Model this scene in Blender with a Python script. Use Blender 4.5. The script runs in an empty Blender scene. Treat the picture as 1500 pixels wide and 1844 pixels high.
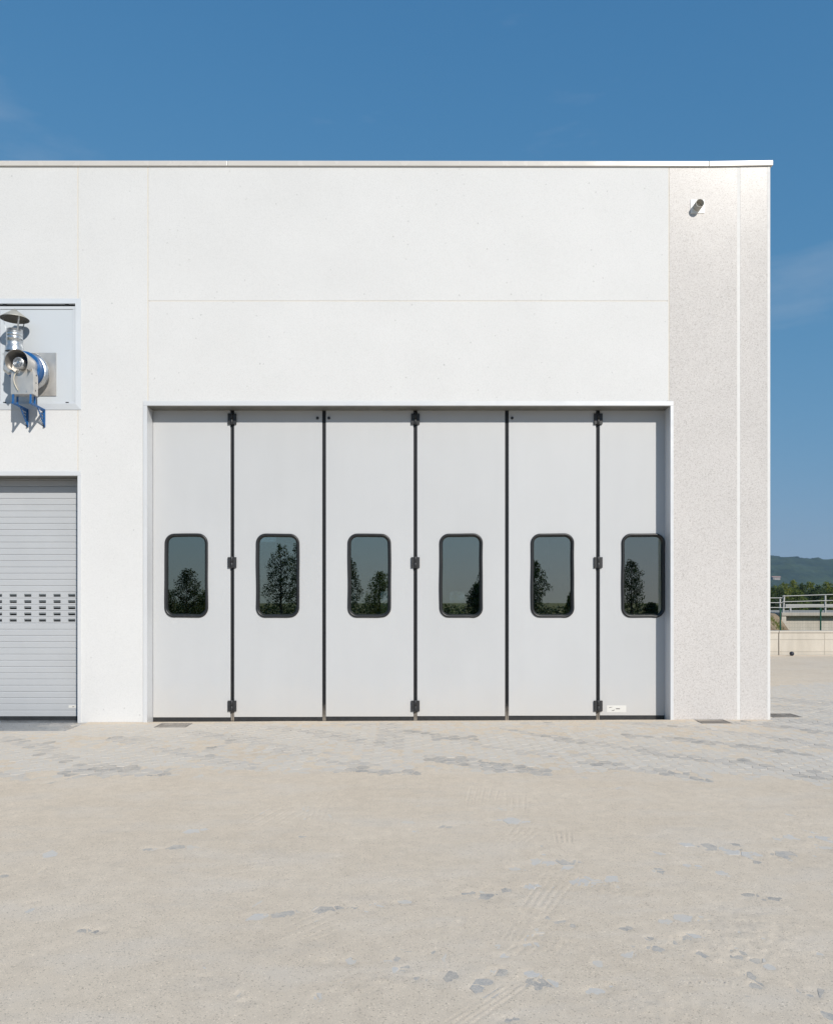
import bpy, bmesh, math, random
import numpy as np
from mathutils import Vector, Matrix
from mathutils.geometry import tessellate_polygon

random.seed(7)
R = math.radians
S = bpy.context.scene
COL = S.collection

# ------------------------------------------------------------------ camera, sky, sun, exposure
CAM_Z = 1.75            # eye height; the facade stands 8 * KY = 11.2 m in front of the camera
FPX, VPX, VPY = 1000.0, 735.0, 1080.0     # measured from the photograph (1500 x 1844)
KY = 1.4                # depths below are noted in units of 1.4 m; true focal length is FPX * KY pixels
cd = bpy.data.cameras.new('camera')
cam = bpy.data.objects.new('camera', cd)
COL.objects.link(cam)
cam.location = (0, 0, CAM_Z)
cam.rotation_euler = (R(90), 0, 0)
cd.sensor_fit = 'VERTICAL'
cd.sensor_height = 36.0
cd.lens = 36.0 * FPX * KY / 1844.0
cd.shift_x = (750 - VPX) / 1844.0
cd.shift_y = (VPY - 922) / 1844.0
cd.clip_start = 0.05
cd.clip_end = 6000
S.camera = cam

SUN = Vector((0.71, -1.0*KY, 1.0)).normalized()      # direction towards the sun
sun_el = math.asin(SUN.z)
sun_az = math.atan2(SUN.x, SUN.y)
W = bpy.data.worlds.new('World')
S.world = W
W.use_nodes = True
wt = W.node_tree
wt.nodes.clear()
w_out = wt.nodes.new('ShaderNodeOutputWorld')
w_bg = wt.nodes.new('ShaderNodeBackground')
w_sky = wt.nodes.new('ShaderNodeTexSky')
w_sky.sky_type = 'NISHITA'
w_sky.sun_disc = False
w_sky.sun_elevation = sun_el
w_sky.sun_rotation = sun_az
w_sky.altitude = 100
w_sky.air_density = 1.5
w_sky.dust_density = 0.3
w_sky.ozone_density = 5.0
# thin, barely visible cirrus wisps mixed into the sky
w_tc = wt.nodes.new('ShaderNodeTexCoord')
w_map = wt.nodes.new('ShaderNodeMapping')
w_map.inputs['Scale'].default_value = (1.6, 1.6, 6.5)
w_map.inputs['Location'].default_value = (4.57, -4.94, 2.84)
w_no = wt.nodes.new('ShaderNodeTexNoise')
w_no.inputs['Scale'].default_value = 2.2
w_no.inputs['Detail'].default_value = 6
w_no.inputs['Roughness'].default_value = 0.55
w_rp = wt.nodes.new('ShaderNodeValToRGB')
w_rp.color_ramp.elements[0].position = 0.55
w_rp.color_ramp.elements[0].color = (0, 0, 0, 1)
w_rp.color_ramp.elements[1].position = 0.85
w_rp.color_ramp.elements[1].color = (0.28, 0.28, 0.28, 1)
w_mx = wt.nodes.new('ShaderNodeMix')
w_mx.data_type = 'RGBA'
w_mx.inputs[7].default_value = (3.4, 3.7, 4.2, 1)
wt.links.new(w_tc.outputs['Generated'], w_map.inputs['Vector'])
wt.links.new(w_map.outputs['Vector'], w_no.inputs['Vector'])
wt.links.new(w_no.outputs['Fac'], w_rp.inputs['Fac'])
wt.links.new(w_rp.outputs['Color'], w_mx.inputs[0])
w_sep = wt.nodes.new('ShaderNodeSeparateColor'); w_com = wt.nodes.new('ShaderNodeCombineColor')
wt.links.new(w_sky.outputs['Color'], w_sep.inputs['Color'])
for ch, (ga, gk) in zip(('Red', 'Green', 'Blue'), ((0.45, 0.10), (1.20, 0.35), (1.86, 0.38))):   # film-like response: c * ga / (1 + gk * c)
    m1 = wt.nodes.new('ShaderNodeMath'); m1.operation = 'MULTIPLY_ADD'; m1.inputs[1].default_value = gk; m1.inputs[2].default_value = 1.0
    m2 = wt.nodes.new('ShaderNodeMath'); m2.operation = 'MULTIPLY'; m2.inputs[1].default_value = ga
    m3 = wt.nodes.new('ShaderNodeMath'); m3.operation = 'DIVIDE'
    wt.links.new(w_sep.outputs[ch], m1.inputs[0]); wt.links.new(w_sep.outputs[ch], m2.inputs[0])
    wt.links.new(m2.outputs[0], m3.inputs[0]); wt.links.new(m1.outputs[0], m3.inputs[1]); wt.links.new(m3.outputs[0], w_com.inputs[ch])
wt.links.new(w_com.outputs['Color'], w_mx.inputs[6])
wt.links.new(w_mx.outputs[2], w_bg.inputs['Color'])
w_bg.inputs['Strength'].default_value = 0.15
wt.links.new(w_bg.outputs['Background'], w_out.inputs['Surface'])

sl = bpy.data.lights.new('sun', 'SUN')
sl.energy = 4.4
sl.angle = R(0.53)
sl.color = (1.0, 0.945, 0.86)
sun_ob = bpy.data.objects.new('sun', sl)
COL.objects.link(sun_ob)
sun_ob.rotation_euler = SUN.to_track_quat('Z', 'Y').to_euler()
sun_ob.location = (20, -30, 30)

S.view_settings.view_transform = 'Standard'
S.view_settings.look = 'None'
S.view_settings.exposure = 0.0
S.view_settings.gamma = 1.0
S.view_settings.use_curve_mapping = False
S.render.engine = 'CYCLES'
S.cycles.max_bounces = 8
S.cycles.transparent_max_bounces = 12
S.cycles.volume_bounces = 0
S.cycles.caustics_reflective = False
S.cycles.use_denoising = True

# ------------------------------------------------------------------ helpers
def FX(px, Y=8.0): return (px - VPX) * Y / FPX
def FZ(py, Y=8.0): return CAM_Z + (VPY - py) * Y / FPX
def GND(px, py):
    Y = FPX * CAM_Z / (py - VPY)
    return FX(px, Y), Y
def slope(x): return 0.0045 * np.clip(x, -8, 6)

class Nodes:
    def __init__(self, name, rough=0.5, metal=0.0, spec=0.5, base=(0.8, 0.8, 0.8)):
        self.m = bpy.data.materials.new(name)
        self.m.use_nodes = True
        self.t = self.m.node_tree
        self.b = self.t.nodes['Principled BSDF']
        self.out = self.t.nodes['Material Output']
        self.b.inputs['Base Color'].default_value = (*base, 1)
        self.b.inputs['Roughness'].default_value = rough
        self.b.inputs['Metallic'].default_value = metal
        self.b.inputs['Specular IOR Level'].default_value = spec
        self._pos = None
    def n(self, typ, **kw):
        nd = self.t.nodes.new('ShaderNode' + typ)
        for k, v in kw.items():
            if hasattr(nd, k): setattr(nd, k, v)
            else:
                nd.inputs[k.replace('_', ' ')].default_value = v
        return nd
    def link(self, a, b): self.t.links.new(a, b)
    @property
    def pos(self):
        if self._pos is None: self._pos = self.n('NewGeometry').outputs['Position']
        return self._pos
    def noise(self, scale, detail=3, rough=0.55, vec=None, stretch=None):
        nd = self.n('TexNoise', Scale=scale, Detail=detail, Roughness=rough)
        v = vec or self.pos
        if stretch:
            mp = self.n('Mapping', Scale=stretch)
            self.link(v, mp.inputs['Vector']); v = mp.outputs['Vector']
        self.link(v, nd.inputs['Vector'])
        return nd.outputs['Fac']
    def voronoi(self, scale, feature='F1', out='Color', vec=None):
        nd = self.n('TexVoronoi', Scale=scale)
        nd.feature = feature
        self.link(vec or self.pos, nd.inputs['Vector'])
        return nd.outputs[out]
    def ramp(self, fac, stops):
        nd = self.n('ValToRGB')
        cr = nd.color_ramp
        while len(cr.elements) < len(stops): cr.elements.new(0.5)
        for e, (p, c) in zip(cr.elements, stops):
            e.position = p
            e.color = (*c, 1) if isinstance(c, tuple) else (c, c, c, 1)
        self.link(fac, nd.inputs['Fac'])
        return nd.outputs['Color']
    def mix(self, fac, a, b, mode='MIX'):
        nd = self.n('Mix'); nd.data_type = 'RGBA'; nd.blend_type = mode
        for sock, v in ((0, fac), (6, a), (7, b)):
            if isinstance(v, (int, float)): nd.inputs[sock].default_value = v if sock == 0 else (v, v, v, 1)
            elif isinstance(v, tuple): nd.inputs[sock].default_value = (*v, 1)
            else: self.link(v, nd.inputs[sock])
        return nd.outputs[2]
    def math(self, op, a, b=0.0):
        nd = self.n('Math'); nd.operation = op
        for i, v in enumerate((a, b)):
            if isinstance(v, (int, float)): nd.inputs[i].default_value = v
            else: self.link(v, nd.inputs[i])
        return nd.outputs[0]
    def base(self, c): self.link(c, self.b.inputs['Base Color'])
    def rough(self, c): self.link(c, self.b.inputs['Roughness'])
    def bump(self, h, strength=0.3, dist=0.01):
        nd = self.n('Bump', Strength=strength, Distance=dist)
        self.link(h, nd.inputs['Height'])
        self.link(nd.outputs['Normal'], self.b.inputs['Normal'])

def plain(name, base, rough=0.5, metal=0.0, spec=0.5, var=0.06, scale=14.0, bump=0.0):
    k = Nodes(name, rough, metal, spec, base)
    f = k.noise(scale, 4)
    lo = tuple(max(0, c * (1 - var)) for c in base)
    hi = tuple(min(1, c * (1 + var)) for c in base)
    k.base(k.ramp(f, [(0.3, lo), (0.7, hi)]))
    r = k.noise(scale * 2.3, 3)
    k.rough(k.ramp(r, [(0.3, rough * 0.85), (0.7, min(1, rough * 1.15))]))
    if bump: k.bump(f, bump, 0.004)
    return k.m

class MB:
    """collects simple solids; build() links them as one mesh object (y is given in depth units unless raw)"""
    def __init__(self, raw=False): self.v, self.f, self.s, self.k = [], [], [], (1.0 if raw else KY)
    def _add(self, vs, fs, smooth=False):
        o = len(self.v)
        self.v += [tuple(p) for p in vs]
        for f in fs: self.f.append(tuple(i + o for i in f)); self.s.append(smooth)
        return self
    def _p(self, p): return Vector((p[0], p[1]*self.k, p[2]))
    def add(self, vs, fs, smooth=False): return self._add([self._p(p) for p in vs], fs, smooth)
    def box(self, x0, x1, y0, y1, z0, z1):
        return self.add([(x0,y0,z0),(x1,y0,z0),(x1,y1,z0),(x0,y1,z0),(x0,y0,z1),(x1,y0,z1),(x1,y1,z1),(x0,y1,z1)],
                        [(0,3,2,1),(4,5,6,7),(0,1,5,4),(1,2,6,5),(2,3,7,6),(3,0,4,7)])
    def prism(self, poly, y0, y1):
        """polygon of (x, z), counter-clockwise seen from -y, extruded in y"""
        n = len(poly)
        vs = [(x, y0, z) for x, z in poly] + [(x, y1, z) for x, z in poly]
        fs = [tuple(range(n)), tuple(range(2*n-1, n-1, -1))]
        for i in range(n):
            j = (i + 1) % n
            fs.append((i, i + n, j + n, j))
        return self.add(vs, fs)
    def cyl(self, p0, p1, r0, r1=None, seg=16, caps=True):
        r1 = r0 if r1 is None else r1
        p0, p1 = self._p(p0), self._p(p1)
        q = (p1 - p0).to_track_quat('Z', 'Y')
        a, b = q @ Vector((1,0,0)), q @ Vector((0,1,0))
        vs = []
        for p, r in ((p0, r0), (p1, r1)):
            for i in range(seg):
                t = 2*math.pi*i/seg
                vs.append(p + (a*math.cos(t) + b*math.sin(t))*r)
        self._add(vs, [(i, (i+1)%seg, seg+(i+1)%seg, seg+i) for i in range(seg)], True)
        if caps:
            self._add(vs[:seg], [tuple(range(seg-1, -1, -1))])
            self._add(vs[seg:], [tuple(range(seg))])
        return self
    def lathe(self, origin, axis, prof, seg=32):
        """prof: list of (distance along axis, radius)"""
        q = Vector(axis).to_track_quat('Z', 'Y')
        kd = self.k if abs(Vector(axis).normalized().y) > 0.9 else 1.0
        o = self._p(origin)
        vs = []
        for d, r in prof:
            for i in range(seg):
                t = 2*math.pi*i/seg
                vs.append(o + q @ Vector((r*math.cos(t), r*math.sin(t), d*kd)))
        fs = []
        for k in range(len(prof)-1):
            for i in range(seg):
                j = (i+1) % seg
                fs.append((k*seg+i, k*seg+j, (k+1)*seg+j, (k+1)*seg+i))
        return self._add(vs, fs, True)
    def tube(self, pts, r, seg=8):
        for a, b in zip(pts[:-1], pts[1:]): self.cyl(a, b, r, r, seg, True)
        return self
    def sphere(self, c, r, seg=20, rings=12):
        return self.lathe((c[0], c[1], c[2]), (0,0,1),
            [(-r*math.cos(math.pi*i/rings), max(1e-4, r*math.sin(math.pi*i/rings))) for i in range(rings+1)], seg)
    def build(self, name, mat, parent=None, bevel=0.0, bseg=2):
        me = bpy.data.meshes.new(name)
        o = org(parent)
        me.from_pydata([(x-o[0], y-o[1], z-o[2]) for x, y, z in self.v], [], self.f)
        me.polygons.foreach_set('use_smooth', self.s)
        if bevel > 0:
            bm = bmesh.new(); bm.from_mesh(me)
            bmesh.ops.remove_doubles(bm, verts=bm.verts, dist=1e-5)
            ed = [e for e in bm.edges if len(e.link_faces) == 2 and e.calc_face_angle(0) > 0.6]
            bmesh.ops.bevel(bm, geom=ed, offset=bevel, segments=bseg, profile=0.5, affect='EDGES', clamp_overlap=True)
            bm.to_mesh(me); bm.free()
        me.update()
        return link(name, me, mat, parent)

def org(p):
    v = Vector((0,0,0))
    while p is not None:
        v = v + p.location; p = p.parent
    return v
def link(name, me, mat, parent=None):
    ob = bpy.data.objects.new(name, me)
    if mat is not None and not me.materials: me.materials.append(mat)
    COL.objects.link(ob)
    if parent is not None: ob.parent = parent
    return ob
def tag(o, label=None, cat=None, group=None, kind=None):
    if label: o['label'] = label
    if cat: o['category'] = cat
    if group: o['group'] = group
    if kind: o['kind'] = kind
    return o
def thing(name, loc, label, cat, group=None):
    e = bpy.data.objects.new(name, None)
    e.empty_display_size = 0.2
    e.location = (loc[0], loc[1]*KY, loc[2])
    COL.objects.link(e)
    return tag(e, label, cat, group)
def raw_mesh(name, co, faces, smooth=False):
    """numpy vertices (n,3) and faces (m,k) -> mesh, quickly"""
    me = bpy.data.meshes.new(name)
    k = faces.shape[1]
    me.vertices.add(len(co)); me.vertices.foreach_set('co', co.astype(np.float32).ravel())
    me.loops.add(faces.size); me.loops.foreach_set('vertex_index', faces.astype(np.int32).ravel())
    me.polygons.add(len(faces))
    me.polygons.foreach_set('loop_start', np.arange(0, faces.size, k, dtype=np.int32))
    me.polygons.foreach_set('use_smooth', np.full(len(faces), smooth))
    me.update(calc_edges=True); me.validate()
    return me
def grid_mesh(name, xs, ys, zfun, smooth=True):
    Xg, Yg = np.meshgrid(xs, ys)
    Zg = zfun(Xg, Yg)
    nx, ny = len(xs), len(ys)
    idx = np.arange(nx*ny).reshape(ny, nx)
    f = np.stack([idx[:-1,:-1], idx[:-1,1:], idx[1:,1:], idx[1:,:-1]], -1).reshape(-1, 4)
    return raw_mesh(name, np.stack([Xg, Yg*KY, Zg], -1).reshape(-1, 3), f, smooth)

def _hash(i, j, seed):
    h = (i.astype(np.int64)*374761393 + j.astype(np.int64)*668265263 + seed*974634777) & 0x7fffffff
    h = ((h ^ (h >> 13)) * 1274126177) & 0x7fffffff
    return ((h ^ (h >> 16)) & 0xffff) / 65535.0
def vnoise(x, y, freq, seed=0):
    x = x*freq; y = y*freq
    i, j = np.floor(x), np.floor(y)
    u, v = x - i, y - j
    u = u*u*(3-2*u); v = v*v*(3-2*v)
    a, b, c, d = _hash(i,j,seed), _hash(i+1,j,seed), _hash(i,j+1,seed), _hash(i+1,j+1,seed)
    return (a*(1-u)+b*u)*(1-v) + (c*(1-u)+d*u)*v
def fbm(x, y, freq, seed=0, octv=4):
    s, a, t = 0, 1.0, 0
    for o in range(octv):
        s = s + a*vnoise(x, y, freq*2**o, seed+o*17); t += a; a *= 0.5
    return s/t*2 - 1
def smooth(a, b, x):
    t = np.clip((x-a)/(b-a), 0, 1)
    return t*t*(3-2*t)

# ------------------------------------------------------------------ materials
def mk_white_concrete():
    k = Nodes('white_precast_concrete', 0.62, 0, 0.35)
    big = k.ramp(k.noise(0.9, 5, 0.6), [(0.3, (0.624, 0.624, 0.622)), (0.7, (0.657, 0.657, 0.656))])
    fine = k.ramp(k.noise(62, 4, 0.8), [(0.30, 0.90), (0.5, 0.99), (0.7, 1.03)])
    c = k.mix(1.0, big, fine, 'MULTIPLY')
    sp = k.ramp(k.voronoi(60, out='Color'), [(0.0, 0.55), (0.035, 0.62), (0.05, 1.0)])
    c = k.mix(0.55, c, k.mix(1.0, c, sp, 'MULTIPLY'))
    k.base(c); k.bump(k.noise(110, 2), 0.25, 0.003)
    return k.m
def mk_pillar():
    k = Nodes('exposed_aggregate_concrete', 0.26, 0, 0.14)
    v = k.voronoi(105, out='Color')
    sep = k.n('SeparateColor'); k.link(v, sep.inputs['Color'])
    c = k.ramp(sep.outputs['Red'], [(0.0, (0.41,0.385,0.368)), (0.10, (0.50,0.474,0.457)), (0.32, (0.557,0.532,0.516)), (1.0, (0.618,0.595,0.579))])
    c2 = k.ramp(k.noise(60, 4, 0.75), [(0.35, 0.94), (0.65, 1.03)])
    c = k.mix(1.0, c, c2, 'MULTIPLY')
    c = k.mix(1.0, c, k.ramp(k.noise(1.1, 5, 0.6), [(0.3, 0.96), (0.7, 1.03)]), 'MULTIPLY')
    k.base(c)
    k.rough(k.ramp(k.noise(3, 3), [(0.3, 0.225), (0.7, 0.285)]))
    k.bump(sep.outputs['Green'], 0.05, 0.003)
    return k.m
def mk_sand():
    k = Nodes('dry_sand', 0.95, 0, 0.15)
    big = k.ramp(k.noise(0.8, 5, 0.6), [(0.3, (0.625,0.527,0.413)), (0.7, (0.682,0.583,0.466))])
    mid = k.ramp(k.noise(9, 4, 0.65), [(0.3, 0.93), (0.7, 1.05)])
    c = k.mix(1.0, big, mid, 'MULTIPLY')
    pat = k.ramp(k.noise(1.6, 5, 0.6, stretch=(0.7, 1.6, 1)), [(0.50, 0.0), (0.68, 0.55)])
    c = k.mix(pat, c, (0.66, 0.585, 0.495))
    pat2 = k.ramp(k.noise(2.3, 5, 0.65, stretch=(0.6, 1.5, 1)), [(0.56, 0.0), (0.72, 0.5)])
    c = k.mix(pat2, c, (0.54, 0.475, 0.40))
    g = k.ramp(k.noise(230, 3, 0.8), [(0.3, 0.74), (0.5, 1.0), (0.72, 1.18)])
    c = k.mix(1.0, c, g, 'MULTIPLY')
    gr = k.n('SeparateColor'); k.link(k.voronoi(170, out='Color'), gr.inputs['Color'])
    sp = k.ramp(gr.outputs['Red'], [(0.0, 0.55), (0.03, 0.62), (0.06, 1.0), (0.975, 1.0), (0.99, 1.3)])
    c = k.mix(0.8, c, k.mix(1.0, c, sp, 'MULTIPLY'))
    k.base(c)
    h = k.mix(0.5, k.noise(190, 3, 0.8), k.noise(45, 4, 0.7))
    k.bump(h, 0.4, 0.006)
    return k.m
def mk_paver(name, lo, hi, dust_lo, dust_hi):
    k = Nodes(name, 0.85, 0, 0.3)
    geo = k.n('NewGeometry')
    oi = k.n('ObjectInfo')
    rnd = k.math('FRACT', k.math('ADD', geo.outputs['Random Per Island'], oi.outputs['Random']))
    c = k.ramp(rnd, [(0.0, lo), (1.0, hi)])
    c = k.mix(1.0, c, k.ramp(k.noise(140, 3, 0.7), [(0.3, 0.82), (0.7, 1.12)]), 'MULTIPLY')
    d = k.math('ADD', k.math('MULTIPLY', k.noise(7, 5, 0.7), 0.45), k.math('MULTIPLY', k.noise(110, 4, 0.9), 0.55))
    df = k.ramp(d, [(0.40, dust_lo), (0.56, dust_hi)])
    k.base(k.mix(df, c, (0.62, 0.55, 0.46)))
    k.bump(k.noise(160, 3, 0.7), 0.35, 0.003)
    return k.m
def mk_leaf(name, a, b, trans=0.25):
    k = Nodes(name, 0.6, 0, 0.3)
    geo = k.n('NewGeometry')
    c = k.ramp(geo.outputs['Random Per Island'], [(0.0, a), (1.0, b)])
    k.base(c)
    tr = k.n('BsdfTranslucent'); k.link(c, tr.inputs['Color'])
    ms = k.n('MixShader'); ms.inputs[0].default_value = trans
    k.link(k.b.outputs[0], ms.inputs[1]); k.link(tr.outputs[0], ms.inputs[2])
    k.link(ms.outputs[0], k.out.inputs['Surface'])
    return k.m
def mk_glass(name, ior=4.1, tint=(0.42, 0.47, 0.46), refl=(0.97, 1.0, 0.80)):
    k = Nodes(name)
    k.t.nodes.remove(k.b)
    tr = k.n('BsdfTransparent', Color=(*tint, 1))
    gl = k.n('BsdfGlossy', Color=(*refl, 1)); gl.inputs['Roughness'].default_value = 0.0
    fr = k.n('Fresnel', IOR=ior)
    ms = k.n('MixShader')
    k.link(fr.outputs[0], ms.inputs[0]); k.link(tr.outputs[0], ms.inputs[1]); k.link(gl.outputs[0], ms.inputs[2])
    k.link(ms.outputs[0], k.out.inputs['Surface'])
    return k.m
def mk_rubber():
    k = Nodes('black_rubber', 0.42, 0, 0.5)
    z = k.n('SeparateXYZ'); k.link(k.pos, z.inputs[0])
    low = k.ramp(k.math('ADD', z.outputs[2], k.math('MULTIPLY', k.noise(30, 3), 0.25)), [(0.13, 0.85), (0.34, 0.0)])
    film = k.ramp(k.noise(18, 5, 0.7, stretch=(1, 1, 0.25)), [(0.55, 0.0), (0.8, 0.12)])
    c = k.mix(film, (0.013, 0.014, 0.016), (0.22, 0.20, 0.18))
    k.base(k.mix(low, c, (0.30, 0.265, 0.225)))
    return k.m
def mk_retaining(name='cream_cast_concrete', g=0.92):
    k = Nodes(name, 0.8, 0, 0.25)
    c = k.ramp(k.noise(0.9, 5, 0.65, stretch=(1, 1, 0.4)), [(0.3, (0.54*g,0.495*g,0.425*g)), (0.7, (0.64*g,0.595*g,0.525*g))])
    st = k.ramp(k.noise(3.5, 4, 0.6, stretch=(1, 1, 0.15)), [(0.35, 0.9), (0.7, 1.04)])
    k.base(k.mix(1.0, c, st, 'MULTIPLY')); k.bump(k.noise(25, 4), 0.2, 0.01)
    return k.m
def mk_mix_ground(name, a, b, scale, bump=0.3):
    k = Nodes(name, 0.95, 0, 0.1)
    f = k.noise(scale, 6, 0.65)
    c = k.ramp(f, [(0.32, a), (0.68, b)])
    c = k.mix(1.0, c, k.ramp(k.noise(scale*14, 4, 0.7), [(0.3, 0.6), (0.7, 1.3)]), 'MULTIPLY')
    k.base(c); k.bump(k.noise(scale*10, 4), bump, 0.05)
    return k.m
def mk_door_paint():
    k = Nodes('silver_grey_door_paint', 0.5, 0.0, 0.6)
    c = k.ramp(k.noise(0.7, 4), [(0.3, (0.486,0.495,0.506)), (0.7, (0.505,0.514,0.525))])
    oi = k.n('ObjectInfo')
    c = k.mix(1.0, c, k.ramp(oi.outputs['Random'], [(0.0, 0.972), (1.0, 1.02)]), 'MULTIPLY')
    c = k.mix(1.0, c, k.ramp(k.noise(2.0, 5, 0.65, stretch=(2.2, 1, 0.35)), [(0.3, 0.982), (0.7, 1.012)]), 'MULTIPLY')
    z = k.n('SeparateXYZ'); k.link(k.pos, z.inputs[0])
    dz = k.ramp(k.math('ADD', z.outputs[2], k.math('MULTIPLY', k.noise(6, 4), 0.5)), [(0.25, 0.30), (0.85, 0.0)])
    k.base(k.mix(dz, c, (0.56, 0.51, 0.45)))
    k.rough(k.ramp(k.noise(2.2, 4), [(0.3, 0.44), (0.7, 0.54)]))
    k.bump(k.noise(1.1, 3, stretch=(1.8, 1, 0.45)), 0.06, 0.05)
    return k.m
def mk_galv(name='galvanised_steel', base=(0.56,0.58,0.60), rough=0.34, metal=0.9):
    k = Nodes(name, rough, metal, 0.5)
    v = k.n('SeparateColor'); k.link(k.voronoi(55, out='Color'), v.inputs['Color'])
    lo = tuple(c*0.85 for c in base); hi = tuple(min(1, c*1.12) for c in base)
    k.base(k.ramp(v.outputs['Red'], [(0.0, lo), (1.0, hi)]))
    k.rough(k.ramp(k.noise(14, 4), [(0.3, rough*0.75), (0.7, rough*1.3)]))
    return k.m

M = {}
M['white'] = mk_white_concrete()
M['pillar'] = mk_pillar()
M['sealant'] = plain('cream_joint_sealant', (0.62, 0.575, 0.505), 0.7, var=0.05)
M['smooth_white'] = plain('smooth_white_concrete', (0.64, 0.635, 0.625), 0.6, var=0.03)
M['coping'] = plain('cream_coated_metal', (0.585, 0.56, 0.525), 0.26, 0.0, 0.6, var=0.03, scale=2.0)
M['alu'] = plain('silver_coated_aluminium', (0.635, 0.645, 0.66), 0.36, 0.12, 0.5, var=0.02, scale=3)
M['alu_light'] = plain('pale_coated_aluminium', (0.545, 0.575, 0.61), 0.32, 0.0, 0.5, var=0.02, scale=3)
M['infill'] = plain('pale_blue_grey_panel', (0.545, 0.58, 0.615), 0.34, 0.0, 0.5, var=0.015, scale=1.2)
M['door'] = mk_door_paint()
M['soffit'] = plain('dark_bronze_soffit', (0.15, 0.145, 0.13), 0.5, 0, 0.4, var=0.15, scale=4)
M['shutter'] = plain('grey_shutter_paint', (0.435, 0.450, 0.470), 0.34, 0.0, 0.5, var=0.03, scale=2.0)
M['rubber'] = mk_rubber()
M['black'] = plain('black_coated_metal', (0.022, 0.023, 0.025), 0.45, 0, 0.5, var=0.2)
M['glass'] = mk_glass('tinted_window_glass')
M['acrylic'] = plain('smoked_acrylic', (0.17, 0.19, 0.205), 0.25, 0, 0.5, var=0.1)
M['sand'] = mk_sand()
M['paver'] = mk_paver('pale_paver', (0.51, 0.495, 0.47), (0.60, 0.58, 0.55), 0.3, 0.95)
M['paver_mid'] = mk_paver('grey_paver', (0.37, 0.362, 0.355), (0.48, 0.466, 0.45), 0.2, 0.92)
M['paver_dark'] = mk_paver('dark_paver', (0.23, 0.23, 0.23), (0.37, 0.365, 0.358), 0.05, 0.85)
M['pale_clean'] = mk_paver('pale_clean_paver', (0.52, 0.515, 0.505), (0.59, 0.58, 0.565), 0.15, 0.75)
M['galv'] = mk_galv()
M['stainless'] = plain('weathered_stainless_steel', (0.60,0.575,0.54), 0.42, 0.7, 0.5, var=0.10, scale=5)
M['dull_steel'] = plain('dull_weathered_steel', (0.42, 0.41, 0.37), 0.55, 0.5, 0.4, var=0.12, scale=6)
M['blue'] = plain('blue_enamel', (0.016, 0.108, 0.31), 0.32, 0, 0.5, var=0.15)
M['interior'] = plain('interior_concrete', (0.33, 0.34, 0.34), 0.8, var=0.1, scale=1)
M['white_plastic'] = plain('white_plastic', (0.84, 0.83, 0.81), 0.4, var=0.02)
M['sticker'] = plain('white_sticker', (0.66, 0.65, 0.62), 0.5, var=0.02)
M['ink'] = plain('dark_print', (0.10, 0.095, 0.09), 0.6)
M['cable'] = plain('cream_cable', (0.62, 0.56, 0.44), 0.5)
M['pvc'] = plain('grey_plastic_pipe', (0.42, 0.40, 0.36), 0.42, 0, 0.5, var=0.1)
M['iron'] = plain('rusty_cast_iron', (0.27, 0.245, 0.22), 0.8, 0.1, 0.4, var=0.3, scale=40)
M['void'] = plain('dark_drain_pit', (0.03, 0.028, 0.026), 0.9)
M['retaining'] = mk_retaining()
M['green_post'] = plain('green_coated_steel', (0.006, 0.060, 0.036), 0.4, 0, 0.5, var=0.15)
M['bridge'] = mk_retaining('weathered_bridge_concrete', 0.66)
M['abutment'] = mk_retaining('pale_abutment_concrete', 0.82)
M['rail'] = plain('galvanised_railing', (0.37, 0.37, 0.355), 0.55, 0.25, 0.5, var=0.08)
M['ball'] = plain('dark_blue_rubber', (0.018, 0.022, 0.04), 0.4, 0, 0.5, var=0.2)
M['grass'] = mk_mix_ground('rough_grass_ground', (0.055,0.075,0.022), (0.13,0.125,0.05), 0.35)
M['earth'] = mk_mix_ground('bare_earth', (0.16,0.115,0.075), (0.38,0.30,0.21), 1.2, 1.0)
M['forest'] = mk_mix_ground('forest_canopy', (0.010,0.020,0.010), (0.052,0.074,0.028), 0.02, 0.9)
M['bark'] = mk_mix_ground('tree_bark', (0.07,0.055,0.04), (0.15,0.12,0.09), 6)
M['leaf'] = mk_leaf('green_leaves', (0.060,0.095,0.018), (0.155,0.190,0.040))
M['leaf_y'] = mk_leaf('yellow_green_leaves', (0.095,0.130,0.018), (0.240,0.255,0.042))
M['leaf_d'] = mk_leaf('dark_green_leaves', (0.026,0.048,0.018), (0.075,0.108,0.034))
M['roof_tile'] = plain('red_roof_tile', (0.36, 0.21, 0.16), 0.8)
M['plaster'] = plain('pale_plaster', (0.36, 0.31, 0.27), 0.8)

# ------------------------------------------------------------------ ground, terrain, hill
def ground_z(X, Y):
    far = smooth(18.2, 24, Y)*0.55
    return slope(X) - 0.09 - far
g_x = np.concatenate([np.linspace(-2300, -60, 30), np.linspace(-50, 60, 56), np.linspace(70, 2300, 30)])
g_y = np.concatenate([np.linspace(-280, -60, 12), np.linspace(-50, 80, 66), np.linspace(95, 1850, 40)])
tag(link('ground', grid_mesh('ground', g_x, g_y, ground_z), M['grass']), 'rough grassy ground reaching the horizon', kind='structure')

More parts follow.
